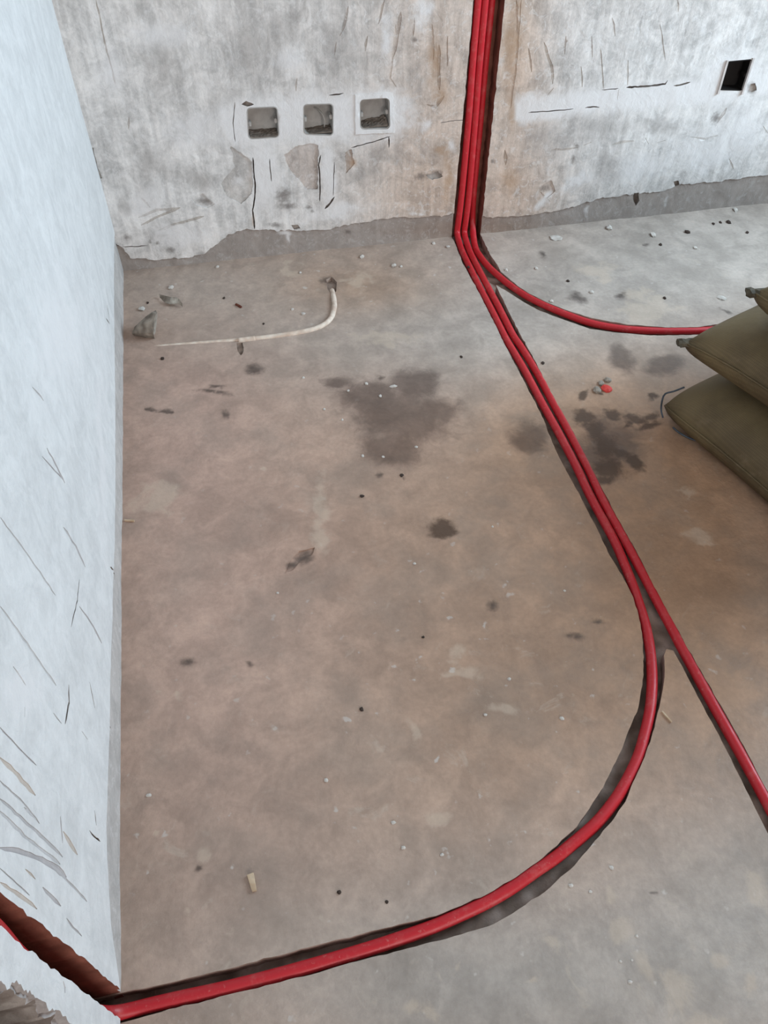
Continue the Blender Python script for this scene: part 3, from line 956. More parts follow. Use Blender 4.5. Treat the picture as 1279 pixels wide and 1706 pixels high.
# vertical chase: near and far edge
zu = hit(0, 1485, 0); zl = hit(0, 1547, 0)
ch_left = resample([(CH_Y0, -0.06), (CH_Y0, 0.0), (zu[1], zu[2]), (zu[1], 1.35), (zl[1], 1.35), (zl[1], zl[2]), (CH_Y1, 0.0), (CH_Y1, -0.06)], 0.012, 0.0022)
hq = [hit(u, v, 0) for u, v in [(0, 1640), (18, 1652), (34, 1650), (44, 1662), (58, 1668), (76, 1680), (96, 1690), (112, 1712)]]
hole_l = [(p[1], p[2]) for p in hq]
hy, hz = hole_l[0]; by, bz = hole_l[-1]
hole_l += [(by - 0.07, bz + 0.005), (by - 0.085, (bz + hz) / 2 + 0.02), (hy - 0.07, hz + 0.02), (hy - 0.02, hz + 0.03)]
hc = np.mean(np.array(hole_l), 0)
hole_rim = resample([hc + (np.array(q) - hc) * 1.16 for q in hole_l], 0.005, 0.004)
hole_l = resample(hole_l, 0.005, 0.004)
LEFT_SCRATCH = [([(0, 862), (50, 930), (92, 992)], 2.2), ([(105, 878), (125, 910), (142, 945)], 2.4), ([(0, 1010), (45, 1072), (95, 1142)], 3.0),
          ([(0, 1212), (32, 1246), (62, 1275)], 2.6), ([(0, 1300), (40, 1338), (66, 1372)], 3.0), ([(0, 1330), (60, 1385), (104, 1428)], 5.0),
          ([(0, 1350), (40, 1392), (100, 1440)], 5.0), ([(40, 1345), (62, 1365)], 4.0), ([(0, 1412), (40, 1420), (86, 1440), (110, 1462)], 9.0), ([(86, 1440), (145, 1502)], 4.0),
          ([(70, 1478), (100, 1510)], 6.0), ([(0, 1446), (48, 1492)], 2.5), ([(132, 1010), (150, 1036), (170, 1072)], 2.2), ([(70, 760), (105, 800)], 2), ([(78, 746), (108, 805)], 2),
          ([(22, 1110), (44, 1142)], 2.0), ([(54, 645), (72, 668)], 2.4), ([(138, 1218), (147, 1232)], 3), ([(90, 1188), (104, 1205)], 2.6), ([(42, 1178), (42, 1194)], 2.5),
          ([(110, 1530), (120, 1545), (135, 1560)], 3.0), ([(100, 1360), (104, 1405)], 1.5), ([(104, 1635), (106, 1655)], 3.0)]
LEFT_BROWN = [([(0, 1262), (30, 1292), (60, 1325)], 7), ([(105, 1385), (118, 1408), (130, 1424)], 6), ([(42, 1448), (58, 1465)], 5), ([(0, 1470), (40, 1498), (60, 1515)], 6)]
left_regions = [
    (bare_l, 0.004, 0, 0.001),
    lcrack([(132, 965), (128, 1000), (118, 1045)], 0.003),
    lcrack([(116, 1140), (117, 1170), (110, 1206)], 0.005, 0.008),
    lcrack([(184, 1200), (189, 1212)], 0.008, 0.010),
    lcrack([(150, 1136), (158, 1180)], 0.003),
    lcrack([(150, 1385), (168, 1402)], 0.003),
    lcrack([(158, 1350), (161, 1375)], 0.004),
    lcrack([(176, 530), (182, 540)], 0.004),
    lcrack([(178, 508), (183, 540)], 0.004),
    lcrack([(184, 945), (195, 955), (196, 965)], 0.004),
] + [scratch(p, w * 1.05, 0, random.choice([(0.72, 0.69, 0.69), (0.80, 0.78, 0.78), (0.66, 0.62, 0.62)])) for p, w in LEFT_SCRATCH] + [
    scratch(p, w, 0, (0.80, 0.70, 0.62)) for p, w in LEFT_BROWN] + [
    (ch_left, 0.055, 1, 0.006),
    (hole_rim, 0.010, 0, 0.012, ('set', (168, 160, 156))),
    (hole_l, 0.20, 2, 0.02),
]


def left_attrs(px, reg, uv):
    T = np.tile(np.array(lin((211, 209, 207))), (len(px), 1))
    T[reg == 1] = np.array(lin((180, 173, 168)))
    apply_tones(T, reg, left_regions)
    dark = field(px, uv=uv, ells=[(58, 1253, 6, 4, 20), (67, 1266, 3, 3, 0), (20, 1600, 8, 5, 0), (35, 653, 2.5, 2.5, 0)], amp=2)
    rust = np.full(len(px), -1.0)
    grey = np.full(len(px), -1.0)
    pale = field(px, uv=uv, ells=[(100, 560, 60, 120, 0), (40, 1150, 40, 60, 0), (170, 760, 10, 160, 0)])
    mot = np.full(len(px), 0.42)
    mot[reg == 1] = 0.7
    return dict(tint=T, dark=np.where(dark > -1, dark, -1), grey=grey, rust=rust, pale=pale, mottle=mot)


wall_left = sheet('wall_left', (ROOM_Y, -0.06, 0.05, ROOM_Z), (-2.35, -0.05, 0.04, 1.05), 0.009, 0.12, left_regions,
                  lambda uv, d: np.stack([-d, uv[:, 0], uv[:, 1]], -1), (1, 0, 0),
                  [M['wall_left'], M['cut_wall'], M['cut_plaster']], left_attrs,
                  lambda u, v: 0.003 * fbm(u * 3, v * 3, 43, 4) + 0.0007 * fbm(u * 18, v * 10, 47, 3))
tag(wall_left, 'bright white plastered wall with scrape marks and a vertical chase')

# ------------------------------------------------------------------ rest of the room (out of frame, lit by one window opening)
bm = bmesh.new()
add_box(bm, (ROOM_X, ROOM_Y - 0.2, -0.1), (ROOM_X + 0.2, WIN_Y0, ROOM_Z + 0.15))
add_box(bm, (ROOM_X, WIN_Y1, -0.1), (ROOM_X + 0.2, 0.2, ROOM_Z + 0.15))
add_box(bm, (ROOM_X, WIN_Y0, -0.1), (ROOM_X + 0.2, WIN_Y1, WIN_Z0))
add_box(bm, (ROOM_X, WIN_Y0, WIN_Z1), (ROOM_X + 0.2, WIN_Y1, ROOM_Z + 0.15))
tag(bm_obj('wall_right', bm, M['plain']), 'plastered wall with the window opening', kind='structure')
bm = bmesh.new()
add_box(bm, (-0.2, ROOM_Y - 0.2, -0.1), (FW_X0, ROOM_Y, ROOM_Z + 0.15))
add_box(bm, (FW_X1, ROOM_Y - 0.2, -0.1), (ROOM_X, ROOM_Y, ROOM_Z + 0.15))
add_box(bm, (FW_X0, ROOM_Y - 0.2, -0.1), (FW_X1, ROOM_Y, FW_Z0))
add_box(bm, (FW_X0, ROOM_Y - 0.2, FW_Z1), (FW_X1, ROOM_Y, ROOM_Z + 0.15))
tag(bm_obj('wall_front', bm, M['plain']), 'plastered wall with a wide window opening opposite the chased wall', kind='structure')
bm = bmesh.new()
add_box(bm, (-0.2, ROOM_Y, ROOM_Z), (ROOM_X, 0.2, ROOM_Z + 0.15))
tag(bm_obj('ceiling', bm, M['plain']), 'plain plastered ceiling', kind='structure')


def make_window(name, loc, rz, half, hgt, label):
    win = empty(name, loc, (0, 0, rz))
    tag(win, label, kind='structure')
    bm = bmesh.new()
    for lo, hi in (((-.02, -half, 0), (.02, -half + .04, hgt)), ((-.02, half - .04, 0), (.02, half, hgt)),
                   ((-.02, -half + .04, 0), (.02, half - .04, .04)), ((-.02, -half + .04, hgt - .04), (.02, half - .04, hgt))):
        add_box(bm, lo, hi, 0.004)
    bm_obj('window_frame', bm, M['frame'], win)
    bm = bmesh.new()
    add_box(bm, (-.018, -.02, .04), (.018, .02, hgt - .04), 0.004)
    bm_obj('mullion', bm, M['frame'], win)


make_window('window_1', (ROOM_X + 0.06, (WIN_Y0 + WIN_Y1) / 2, WIN_Z0), 0, (WIN_Y1 - WIN_Y0) / 2, WIN_Z1 - WIN_Z0, 'unglazed window opening with a thin metal frame in the right wall')
make_window('window_2', ((FW_X0 + FW_X1) / 2, ROOM_Y - 0.06, FW_Z0), math.radians(-90), (FW_X1 - FW_X0) / 2, FW_Z1 - FW_Z0, 'wide unglazed window opening with a thin metal frame in the front wall')

# ------------------------------------------------------------------ red conduits
R_P = 0.0098
ZP = -0.0085       # axis height in the floor groove
YP = 0.007         # axis depth in the wall chase


def wall_part(px_pts, yc):
    return [hit(u, v, 1, yc) for u, v in px_pts]


def conduit(name, pts, label, extra_smooth=10):
    path = smooth_path(catmull(pts, 0.006), extra_smooth)
    v, f = tube_data(path, R_P, 16)
    o = mesh_obj(name, v, f, M['pipe'], smooth=True)
    tag(o, label, 'pipe')
    return o


def up_extend(p0, p1, z):
    """carry the straight wall run on to height z"""
    p0, p1 = np.array(p0), np.array(p1)
    d = np.array((sl, 0.0, 1.0))
    k = p1 + d * (1.5 - p1[2])
    return [k, np.array((k[0], k[1], z))]


def riser(px_pts, yc):
    w = wall_part(px_pts, yc)          # from the floor upwards
    return (w + up_extend(w[0], w[-1], ROOM_Z - 0.005))[::-1]


pa_floor = [(768, 415), (783, 447), (797, 476), (816, 512), (840, 560), (846, 571), (874, 618), (901, 669), (924, 710), (945, 749), (963, 784), (978, 817),
            (992, 844), (1022, 899), (1034, 926), (1052, 970), (1061, 996), (1070, 1024), (1077, 1050), (1084, 1094), (1086, 1141), (1082, 1188), (1072, 1230),
            (1064, 1259), (1043, 1303), (1021, 1338), (990, 1375), (951, 1408), (923, 1431), (896, 1448), (854, 1478), (811, 1503), (758, 1528), (716, 1546),
            (668, 1563), (620, 1579), (570, 1594), (480, 1620), (379, 1646), (300, 1663), (240, 1677)]
A_w = riser([(761, 388), (763, 372), (769, 320), (780, 200), (796, 0)], YP)
A_f = floor_px(pa_floor, ZP)
yl = hit(205, 1688, 2, ZP)[1]
A_l = [np.array((0.018, yl + 0.001, ZP + 0.001)), np.array((-0.012, yl, ZP + 0.010)), np.array((-0.028, yl, 0.035)), np.array((-0.032, yl, 0.09))]
zl2 = hit(0, 1547, 0)
tl_ = (zl2[1] - CH_Y1) / zl2[2]
A_l += [np.array((xx, yl + tl_ * z - 0.003, z)) for xx, z in ((-0.031, 0.2), (-0.024, 0.35), (-0.013, 0.5), (-0.012, 0.9), (-0.012, 1.33))]
conduit('conduit_pipe', A_w + A_f + A_l, 'red conduit that drops down the chase and sweeps across the floor to the left wall', 8)
B_w = riser([(773, 388), (775, 372), (781, 320), (791, 200), (808, 0)], YP + 0.003)
B_f = floor_px([(781, 416), (796, 447), (810, 474), (830, 511), (855, 560), (865, 574), (894, 620), (920, 669), (943, 711), (963, 749), (981, 784), (996, 817), (1010, 845), (1040, 899),
                (1055, 927), (1079, 972), (1100, 1012), (1124, 1057), (1133, 1075), (1160, 1124), (1192, 1182), (1228, 1246), (1252, 1290), (1278, 1338), (1352, 1478)], ZP)
bd = (B_f[-1] - B_f[-2]) / np.linalg.norm(B_f[-1] - B_f[-2])
B_f += [B_f[-1] + bd * 0.6, B_f[-1] + bd * 1.28]
conduit('conduit_pipe', B_w + B_f, 'red conduit that runs dead straight across the floor past the sacks', 8)
C_w = riser([(787, 372), (789, 320), (800, 200), (819, 0)], YP + 0.021)
C_f = floor_px([(791, 411), (800, 428), (812, 443), (828, 458), (846, 473), (874, 492), (905, 508), (940, 523), (983, 538), (1030, 547), (1083, 551), (1161, 551), (1208, 547), (1290, 536), (1420, 513)], ZP - 0.002)
conduit('conduit_pipe', C_w + C_f, 'red conduit that curves off along the back wall behind the sacks', 8)

# ------------------------------------------------------------------ socket boxes
labels = ['open grey socket box with rubble, in the row of three nearest the wall corner',
          'open socket box with a loose wire, middle of the row of three',
          'open socket box with a neat white plaster surround, nearest the red conduits',
          'tilted empty black socket box alone in the plaster far from the others']


def make_box(i):
    c, w, h, inner = box_geo[i]
    # local frame: x along the wall, y into the wall, z up
    e = empty('socket_box', (c[0], 0.0, c[1]))
    tag(e, labels[i], 'socket box', 'socket boxes in the back wall')
    black = i == 3
    mt = M['boxblack'] if black else M['box']
    outer = [p - c for p in quad_loop(BOXES[i], 0.0022, 0.011)[3]]
    inner = [p - c for p in inner]
    n = len(outer)
    V, F = [], []
    for prof, y in ((outer, 0.044), (outer, 0.0), (inner, 0.0), (inner, 0.040)):
        V += [(x, y, z) for x, z in prof]
    for r in range(3):
        for k in range(n):
            k2 = (k + 1) % n
            F.append((r * n + k, r * n + k2, (r + 1) * n + k2, (r + 1) * n + k))
    F.append(tuple(range(3 * n, 4 * n)))
    F.append(tuple(range(n))[::-1])
    mesh_obj('body', V, F, mt, e)
    # screw lugs
    for s in (-1, 1):
        bm = bmesh.new()
        cz = random.uniform(-0.004, 0.004)
        a, b = sorted((s * (w / 2), s * (w / 2 - 0.008)))
        add_box(bm, (a, 0.004, cz - 0.006), (b, 0.024, cz + 0.006), 0.0015)
        bm_obj('screw_lug', bm, mt, e)
    if black:
        Q = [hit(u, v, 1)[[0, 2]] - c for u, v in BOXES[i]]
        for p0, p1 in ((Q[3], Q[0]), (Q[2], Q[1])):
            d = (p1 - p0) / np.linalg.norm(p1 - p0)
            p0, p1 = p0 - d * 0.012, p1 + d * 0.006
            nn = np.array((-d[1], d[0])) * 0.003
            V, F = [], []
            for yy in (-0.005, 0.003):
                V += [(p[0], yy, p[1]) for p in (p0 - nn, p0 + nn, p1 + nn, p1 - nn)]
            F = [(0, 1, 2, 3), (7, 6, 5, 4), (0, 4, 5, 1), (1, 5, 6, 2), (2, 6, 7, 3), (3, 7, 4, 0)]
            mesh_obj('rim_strip', V, F, M['rim'], e)
        return
    # rubble on the box bottom
    nx, ny = 14, 9
    V, F = [], []
    hh = (0.012, 0.008, 0.018)[i]
    for a in range(nx + 1):
        for b in range(ny + 1):
            x = -w / 2 + 0.001 + (w - 0.002) * a / nx
            y = 0.002 + 0.0375 * b / ny
            k = (a / nx if i else 0.6) * 0.8 + 0.2
            z = -h / 2 + 0.001 + hh * k * (0.35 + 0.65 * b / ny) * (0.7 + 0.6 * random.random())
            V.append((x, y, z))
    for a in range(nx):
        for b in range(ny):
            q = a * (ny + 1) + b
            F.append((q, q + ny + 1, q + ny + 2, q + 1))
    s = len(V)
    rim_ids = [a * (ny + 1) for a in range(nx + 1)]
    for q in rim_ids:
        V.append((V[q][0], V[q][1], -h / 2 + 0.0005))
    for k in range(nx):
        F.append((rim_ids[k], s + k, s + k + 1, rim_ids[k + 1]))
    mesh_obj('rubble', V, F, M['rubble'], e, smooth=False)
    if i == 1:
        pts = [(-0.008, 0.045, 0.018), (0.004, 0.03, 0.016), (0.016, 0.02, 0.004), (0.020, 0.016, -0.012), (0.018, 0.02, -0.028)]
        v, f = tube_data(catmull(pts, 0.004), 0.0022, 8)
        mesh_obj('wire', v, f, M['box'], e, smooth=True)


for i in range(4):
    make_box(i)

# ------------------------------------------------------------------ old white conduit half buried in the floor
wp = [((553, 484), -0.006), ((556, 497), 0.001), ((557, 510), 0.002), ((553, 527), 0.002), ((543, 539), 0.002), ((525, 548), 0.002), ((500, 554), 0.002), ((470, 559), 0.001),
      ((440, 563), 0.000), ((410, 566), -0.001), ((394, 568), -0.003), ((360, 571), -0.0045), ((320, 574), -0.005), ((275, 578), -0.0058), ((256, 580), -0.0066)]
path = smooth_path(catmull([hit(p[0], p[1], 2, z) for p, z in wp], 0.006), 4)
v, f = tube_data(path, 0.0074, 12)
old = empty('buried_conduit', tuple(path[len(path) // 2] * np.array((1, 1, 0))))
tag(old, 'old off-white conduit half buried in the floor, bending towards the back wall', 'pipe')
loc = np.array(old.location)
mesh_obj('tube', [np.array(q) - loc for q in v], f, M['conduit'], old, smooth=True)
cpts = [hit(u, vv, 2, 0.000) - loc for u, vv in [(425, 564.5), (418, 565.5), (405, 567), (397, 568)]]
v, f = tube_data(catmull(cpts, 0.004), 0.0085, 10)
mesh_obj('coupling', v, f, M['conduit'], old, smooth=True)


# ------------------------------------------------------------------ sacks
def make_sack(corner, ang, size, thick, zc, label, seed, ears, sag=0.0, strings=None, seam=0.5, rnd=0.0):
    """corner = world xy of the sack corner that shows its ear; sack extends +x', -y' from it"""
    a, b = size[0] / 2, size[1] / 2
    ca, sa = math.cos(ang), math.sin(ang)
    cx = corner[0] + a * ca + b * sa
    cy = corner[1] + a * sa - b * ca
    e = empty('sack', (cx, cy, zc - thick / 2), (0, 0, ang))
    tag(e, label, 'sack', 'stacked olive sacks')
    nu, nv = 56, 44
    r = np.random.default_rng(seed)
    V, F = [], []

    def pt(u, v, side):
        eu, ev = abs(u), abs(v)
        x = a * u * (1 - 0.035 * (1 - v * v) * eu ** 3)
        y = b * v * (1 - 0.035 * (1 - u * u) * ev ** 3)
        k = 1 - rnd * (eu * ev) ** 5
        x, y = x * k, y * k
        t = max(0.0, (1 - eu ** 3.4) * (1 - ev ** 3.4)) ** 0.50
        w = fbm(np.array([u * 2.2 + seed]), np.array([v * 2.0]), seed, 3)[0] * 0.016 * t
        # radial folds running from the corners
        w += 0.004 * math.sin(9 * (u * 1.1 + v) + seed) * (eu * ev) * t
        z = thick * (1 - seam) * t if side > 0 else -thick * seam * t ** 0.5
        if side > 0:
            z += w
        z += thick * seam - sag * (eu ** 4) * (ev ** 4) * thick * 0.5
        return (x, y, z)

    top = {}
    for side in (1, -1):
        for i in range(nu + 1):
            for j in range(nv + 1):
                u, v = -1 + 2 * i / nu, -1 + 2 * j / nv
                u = math.copysign(abs(u) ** 0.8, u); v = math.copysign(abs(v) ** 0.8, v)
                edge = i in (0, nu) or j in (0, nv)
                if side == -1 and edge:
                    top[(side, i, j)] = top[(1, i, j)]
                    continue
                top[(side, i, j)] = len(V)
                V.append(pt(u, v, side))
    for side in (1, -1):
        for i in range(nu):
            for j in range(nv):
                q = [top[(side, i, j)], top[(side, i + 1, j)], top[(side, i + 1, j + 1)], top[(side, i, j + 1)]]
                F.append(q if side > 0 else q[::-1])
    mesh_obj('body', V, F, M['sack'], e, smooth=True)
    # gathered cloth ears at the corners
    for (su, sv) in ears:
        base = np.array(pt(su, sv, 1))
        d = np.array((su * 0.86, sv * 0.5, 0.02)); d /= np.linalg.norm(d)
        sd = np.array((-d[1], d[0], 0))
        V2, F2 = [], []
        prof = [(-0.034, 0.020, 0.010), (-0.016, 0.014, 0.009), (-0.006, 0.011, 0.008), (0.004, 0.014, 0.009), (0.010, 0.014, 0.006)]
        ns = 10
        for dist, wd, th in prof:
            for k in range(ns):
                an = 2 * math.pi * k / ns
                jit = 1 + 0.18 * r.uniform(-1, 1)
                V2.append(base + d * (dist + 0.003 * r.uniform(-1, 1)) + sd * wd * math.cos(an) * jit + np.array((0, 0, 1)) * th * math.sin(an) * jit)
        for q in range(len(prof) - 1):
            for k in range(ns):
                k2 = (k + 1) % ns
                F2.append((q * ns + k, q * ns + k2, (q + 1) * ns + k2, (q + 1) * ns + k))
        F2.append(tuple(range(ns))[::-1]); F2.append(tuple((len(prof) - 1) * ns + k for k in range(ns)))
        mesh_obj('corner_ear', V2, F2, M['sack_end'], e, smooth=False)
    # sewn end seam along the far short edges
    for su in (-1, 1):
        pts = [pt(su * 0.999, v, 1) for v in np.linspace(-0.97, 0.97, 24)]
        v, f = tube_data(np.array(pts), 0.0026, 6)
        mesh_obj('end_seam', v, f, M['sack'], e, smooth=True)
    if strings:
        inv = Matrix.Translation((cx, cy, zc - thick / 2)) @ Matrix.Rotation(ang, 4, 'Z')
        inv = inv.inverted()
        for pts in strings:
            loc = [tuple(inv @ Vector(p)) for p in pts]
            v, f = tube_data(catmull(loc, 0.006), 0.0022, 6)
            mesh_obj('twine', v, f, M['thread'], e, smooth=True)
    return e


st1 = [tuple(hit(u, v, 2, z)) for u, v, z in [(1140, 645, 0.085), (1122, 652, 0.072), (1108, 656, 0.060), (1103, 666, 0.045), (1101, 682, 0.020), (1104, 696, 0.004)]]
st2 = [tuple(hit(u, v, 2, z)) for u, v, z in [(1121, 712, 0.004), (1130, 720, 0.004), (1146, 729, 0.004), (1166, 736, 0.006)]]
e1 = hit(1089, 670, 2, 0.05)
make_sack((e1[0], e1[1]), math.radians(15), (0.86, 0.56), 0.165, 0.083, 'bottom olive sack of the stack, lying on the floor with loose twine', 3, [(1, 1), (1, -1), (-1, -1)], 0.1, [st1, st2], 0.30, 0.05)
e2 = hit(1141, 559, 2, 0.2355)
make_sack((e2[0], e2[1]), math.radians(19), (0.84, 0.54), 0.155, 0.2355, 'olive sack in the middle of the stack with a gathered corner ear', 8, [(-1, 1), (1, 1), (1, -1), (-1, -1)], 0.1, None, 0.42)
e3 = hit(1257, 474, 2, 0.380)
make_sack((e3[0], e3[1]), math.radians(4), (0.80, 0.50), 0.150, 0.380, 'topmost olive sack of the stack', 13, [(-1, 1), (1, 1), (1, -1), (-1, -1)], 0.1, None, 0.42)


# ------------------------------------------------------------------ loose bits on the floor
def floor_z(x, y):
    u, v = np.array([x]), np.array([y])
    return float(-(0.0022 * fbm(u * 5, v * 5, 3, 4) + 0.0008 * fbm(u * 40, v * 40, 5, 3))[0])


def lump(name, x, y, sx, sy, sz, ang, mat, seed, rough=0.25, sub=2):
    bm = bmesh.new()
    bmesh.ops.create_icosphere(bm, subdivisions=sub, radius=0.5)
    r = random.Random(seed)
    for v in bm.verts:
        k = 1 + rough * (r.random() - 0.5) * 2
        v.co = Vector((v.co.x * k * sx, v.co.y * k * sy, max(v.co.z * k, -0.32) * sz))
    zmin = min(v.co.z for v in bm.verts)
    for v in bm.verts:
        v.co.z -= zmin
    o = bm_obj(name, bm, mat)
    o.location = (x, y, floor_z(x, y) - 0.0006)
    o.rotation_euler = (0, 0, ang)
    return o


def bit(name, u, v, wpx, hpx, mat, label, cat, group=None, thick=0.5, rough=0.25, ang=0.0, sub=1):
    P = hit(u, v, 2)
    Q = hit(u + 10, v, 2); S = hit(u, v + 10, 2)
    kx = np.linalg.norm(Q - P) / 10; ky = np.linalg.norm(S - P) / 10
    sx, sy = wpx * kx, hpx * ky
    o = lump(name, P[0], P[1], sx, sy, max(0.002, min(sx, sy) * thick), ang - YAW, mat, int(u * 7 + v), rough, sub)
    return tag(o, label, cat, group)


# the pale mortar wedge by the left wall
tipw, endw = hit(222, 568, 2), hit(263, 567, 2)
ax = endw - tipw; Lw = np.linalg.norm(ax); angw = math.atan2(ax[1], ax[0])
V, F = [], []
r = random.Random(4)
ns = 14
prof = [(0.0, 0.004), (0.12, 0.013), (0.35, 0.022), (0.62, 0.030), (0.85, 0.036), (1.0, 0.039)]
for t, rad in prof:
    for k in range(ns):
        a = 2 * math.pi * k / ns
        j = 1 + 0.10 * (r.random() - 0.5)
        yy = rad * math.cos(a) * j * 0.9
        zz = max(rad * 0.78 + rad * math.sin(a) * j, 0.0)
        V.append((t * Lw + 0.004 * (r.random() - 0.5) + 0.008 * math.sin(a) * t, yy, zz))
for q in range(len(prof) - 1):
    for k in range(ns):
        k2 = (k + 1) % ns
        F.append((q * ns + k, q * ns + k2, (q + 1) * ns + k2, (q + 1) * ns + k))
F.append(tuple(range(ns))[::-1])
V.append((Lw - 0.012, 0, 0.030))
ci = len(V) - 1
for k in range(ns):
    F.append(((len(prof) - 1) * ns + k, (len(prof) - 1) * ns + (k + 1) % ns, ci))
wedge = mesh_obj('mortar_chunk', V, F, M['grey'])
wedge.location = (tipw[0], tipw[1] + 0.030, floor_z(tipw[0], tipw[1]) - 0.001)
wedge.rotation_euler = (0, 0, angw)
tag(wedge, 'tapering grey mortar chunk lying beside the left wall', 'rubble')

# curled flake of dry cement near the wedge
cp = [hit(u, v, 2, z) for u, v, z in [(266, 494, 0.004), (276, 500, 0.007), (286, 503, 0.009), (297, 502, 0.008), (304, 510, 0.004)]]
P = smooth_path(catmull(cp, 0.006), 2)
V, F = [], []
for i, p in enumerate(P):
    t = i / (len(P) - 1)
    wd = 0.012 * math.sin(math.pi * min(max(t, 0.06), 0.94))
    for s, z in ((-1, 0.000), (0, 0.003), (1, 0.007), (1, 0.0055), (0, 0.0012), (-1, -0.002)):
        V.append((p[0] + 0.2 * s * wd, p[1] + s * wd, p[2] + z))
for i in range(len(P) - 1):
    for k in range(6):
        F.append((i * 6 + k, i * 6 + (k + 1) % 6, (i + 1) * 6 + (k + 1) % 6, (i + 1) * 6 + k))
F.append((0, 1, 2, 3, 4, 5)); q = (len(P) - 1) * 6
F.append((q + 5, q + 4, q + 3, q + 2, q + 1, q))
tag(mesh_obj('cement_flake', V, F, M['grey'], smooth=False), 'curled grey cement flake on the floor above the mortar chunk', 'flake')



def where(u, v):
    if 520 < u < 770 and 610 < v < 790:
        return 'in the big dark damp patch on the floor'
    if v < 600 and u < 780:
        return 'on the floor between the buried conduit and the back wall'
    if v < 600:
        return 'on the pale floor behind the sacks and the straight conduit'
    a = [(1086, 1141), (1043, 1303), (951, 1408), (811, 1503), (620, 1579), (240, 1677)]
    if v > np.interp(u, [p[0] for p in a][::-1], [p[1] for p in a][::-1]):
        return 'on the grey floor outside the sweep of the curved conduit'
    return 'on the brown floor inside the sweep of the curved conduit'


for u, v, w_, h_ in [(236, 516, 12, 8), (285, 480, 9, 7), (603, 428, 9, 7), (656, 443, 10, 6), (668, 444, 5, 4), (1014, 380, 11, 8), (1088, 392, 10, 8), (1158, 413, 7, 5), (1224, 351, 9, 7),
                     (487, 516, 6, 4), (505, 524, 8, 5), (462, 988, 5, 4), (940, 985, 5, 4), (808, 1191, 7, 6), (936, 1197, 9, 7), (848, 1131, 7, 6), (248, 1325, 11, 7),
                     (1018, 1446, 9, 8), (655, 1371, 9, 7), (672, 1413, 9, 8), (736, 1424, 8, 6), (951, 1476, 10, 7), (543, 1300, 7, 7), (610, 640, 6, 5), (580, 652, 5, 4), (633, 661, 6, 5), (655, 645, 14, 5),
                     (505, 630, 5, 4), (540, 682, 5, 5), (604, 760, 5, 5), (638, 762, 5, 4), (693, 745, 6, 5), (570, 700, 4, 4), (893, 447, 6, 5), (843, 450, 6, 5), (918, 502, 7, 5), (985, 487, 8, 5),
                     (1049, 1636, 9, 7), (1052, 1600, 5, 5), (1033, 1602, 6, 6), (983, 1486, 6, 6), (820, 878, 4, 4), (690, 940, 6, 4), (1060, 1560, 7, 6), (362, 445, 6, 4), (500, 455, 5, 4), (746, 412, 7, 4), (722, 406, 6, 4)]:
    bit('plaster_crumb', u, v, w_, h_, M['white'], 'small white plaster crumb ' + where(u, v), 'crumb', 'white plaster crumbs ' + where(u, v))
for u, v, w_, h_ in [(565, 1487, 8, 9), (602, 1182, 8, 8), (603, 827, 8, 5), (669, 793, 7, 6), (780, 445, 6, 4), (705, 1062, 6, 5), (246, 505, 5, 4), (271, 598, 7, 5), (768, 595, 5, 5), (946, 468, 6, 4), (439, 540, 4, 4), (373, 497, 5, 4),
                     (644, 1503, 8, 7), (1100, 408, 6, 4), (1200, 371, 5, 4), (1213, 371, 9, 6), (1188, 373, 5, 4), (1145, 387, 10, 5), (904, 605, 6, 6), (1107, 497, 6, 4), (1244, 388, 6, 4)]:
    bit('grit_pebble', u, v, w_, h_, M['dark'], 'small dark grit pebble ' + where(u, v), 'pebble', 'dark grit pebbles ' + where(u, v))
for u, v, w_, h_ in [(1001, 639, 10, 8), (1012, 634, 11, 8), (994, 651, 13, 10)]:
    bit('pale_stone', u, v, w_, h_, M['grey'], 'small pale stone beside the red scrap near the sacks', 'stone', 'pale stones by the red scrap', 0.6, 0.15, sub=2)
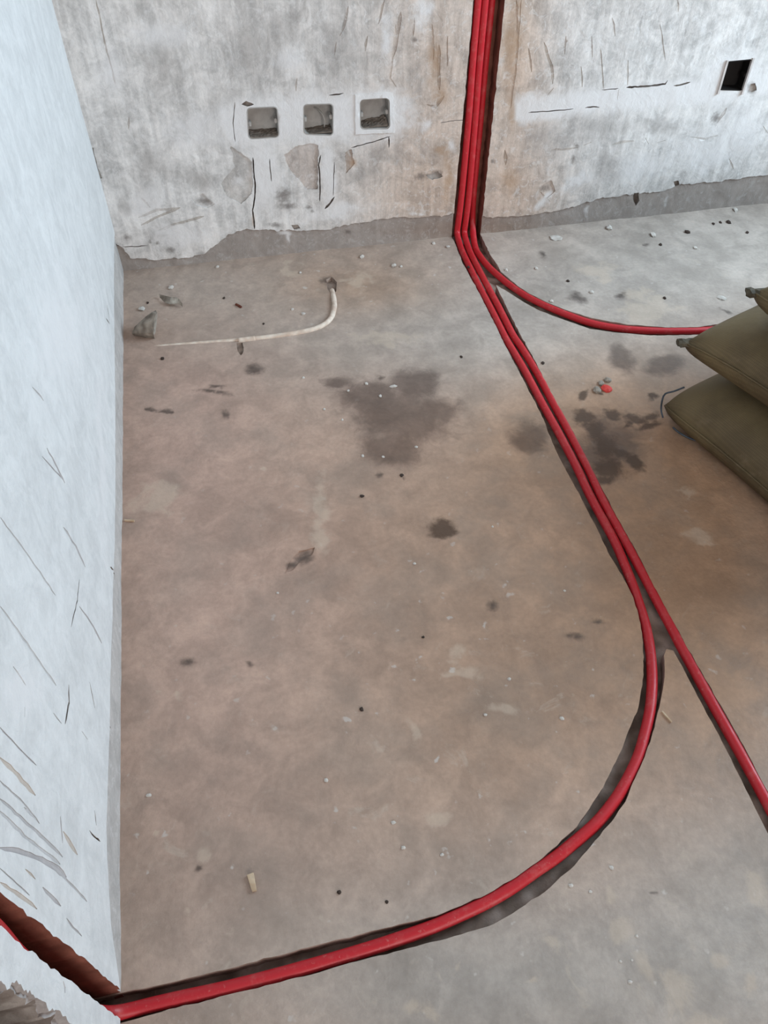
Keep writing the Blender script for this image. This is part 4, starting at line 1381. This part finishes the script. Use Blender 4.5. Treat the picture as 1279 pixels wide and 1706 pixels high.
bit('red_scrap', 1010, 648, 17, 13, M['redbit'], 'small bright red scrap on the floor beside pale stones', 'scrap', None, 0.35, 0.15, sub=2)
bit('plaster_flake', 926, 397, 24, 10, M['white'], 'flat pale rectangular plaster flake near the foot of the back wall', 'flake', None, 0.15, 0.15, 0.1)
bit('plaster_ring', 1201, 497, 16, 9, M['white'], 'pale oval plaster flake on the floor near the topmost sack', 'flake', None, 0.25, 0.3, -0.3)


def sliver(name, p0, p1, wpx, mat, label, cat, th=0.004):
    A, B = hit(*p0, 2), hit(*p1, 2)
    d = B - A; L = np.linalg.norm(d)
    w = wpx * np.linalg.norm(hit(p0[0] + 10, p0[1], 2) - A) / 10
    bm = bmesh.new()
    for i, t in enumerate((0, 0.3, 0.65, 1.0)):
        pass
    xs = [0, 0.3 * L, 0.7 * L, L]
    rows = []
    r = random.Random(int(p0[0]))
    for x in xs:
        k = w / 2 * (0.7 + 0.5 * r.random())
        rows.append([bm.verts.new((x + r.uniform(-.1, .1) * w, -k, 0)), bm.verts.new((x, k, 0)), bm.verts.new((x, k * 0.9, th)), bm.verts.new((x, -k * 0.9, th))])
    for a, b in zip(rows[:-1], rows[1:]):
        for k in range(4):
            bm.faces.new((a[k], a[(k + 1) % 4], b[(k + 1) % 4], b[k]))
    bm.faces.new(rows[0][::-1]); bm.faces.new(rows[-1])
    o = bm_obj(name, bm, mat)
    o.location = (A[0], A[1], floor_z(A[0], A[1]))
    o.rotation_euler = (0, 0, math.atan2(d[1], d[0]))
    return tag(o, label, cat)


sliver('wood_chip', (417, 1457), (424, 1486), 10, M['wood'], 'pale wood chip on the floor between left wall and curved conduit', 'chip')
sliver('twig', (393, 508), (402, 513), 4, M['twig'], 'short reddish brown twig on the floor above the buried conduit', 'twig', 0.005)
sliver('stick', (208, 868), (224, 869), 3, M['wood'], 'thin stick poking out from the foot of the left wall', 'stick', 0.004)
sliver('straw', (1102, 1186), (1118, 1204), 2.5, M['wood'], 'thin straw on the floor beside the bend of the conduit', 'straw', 0.003)
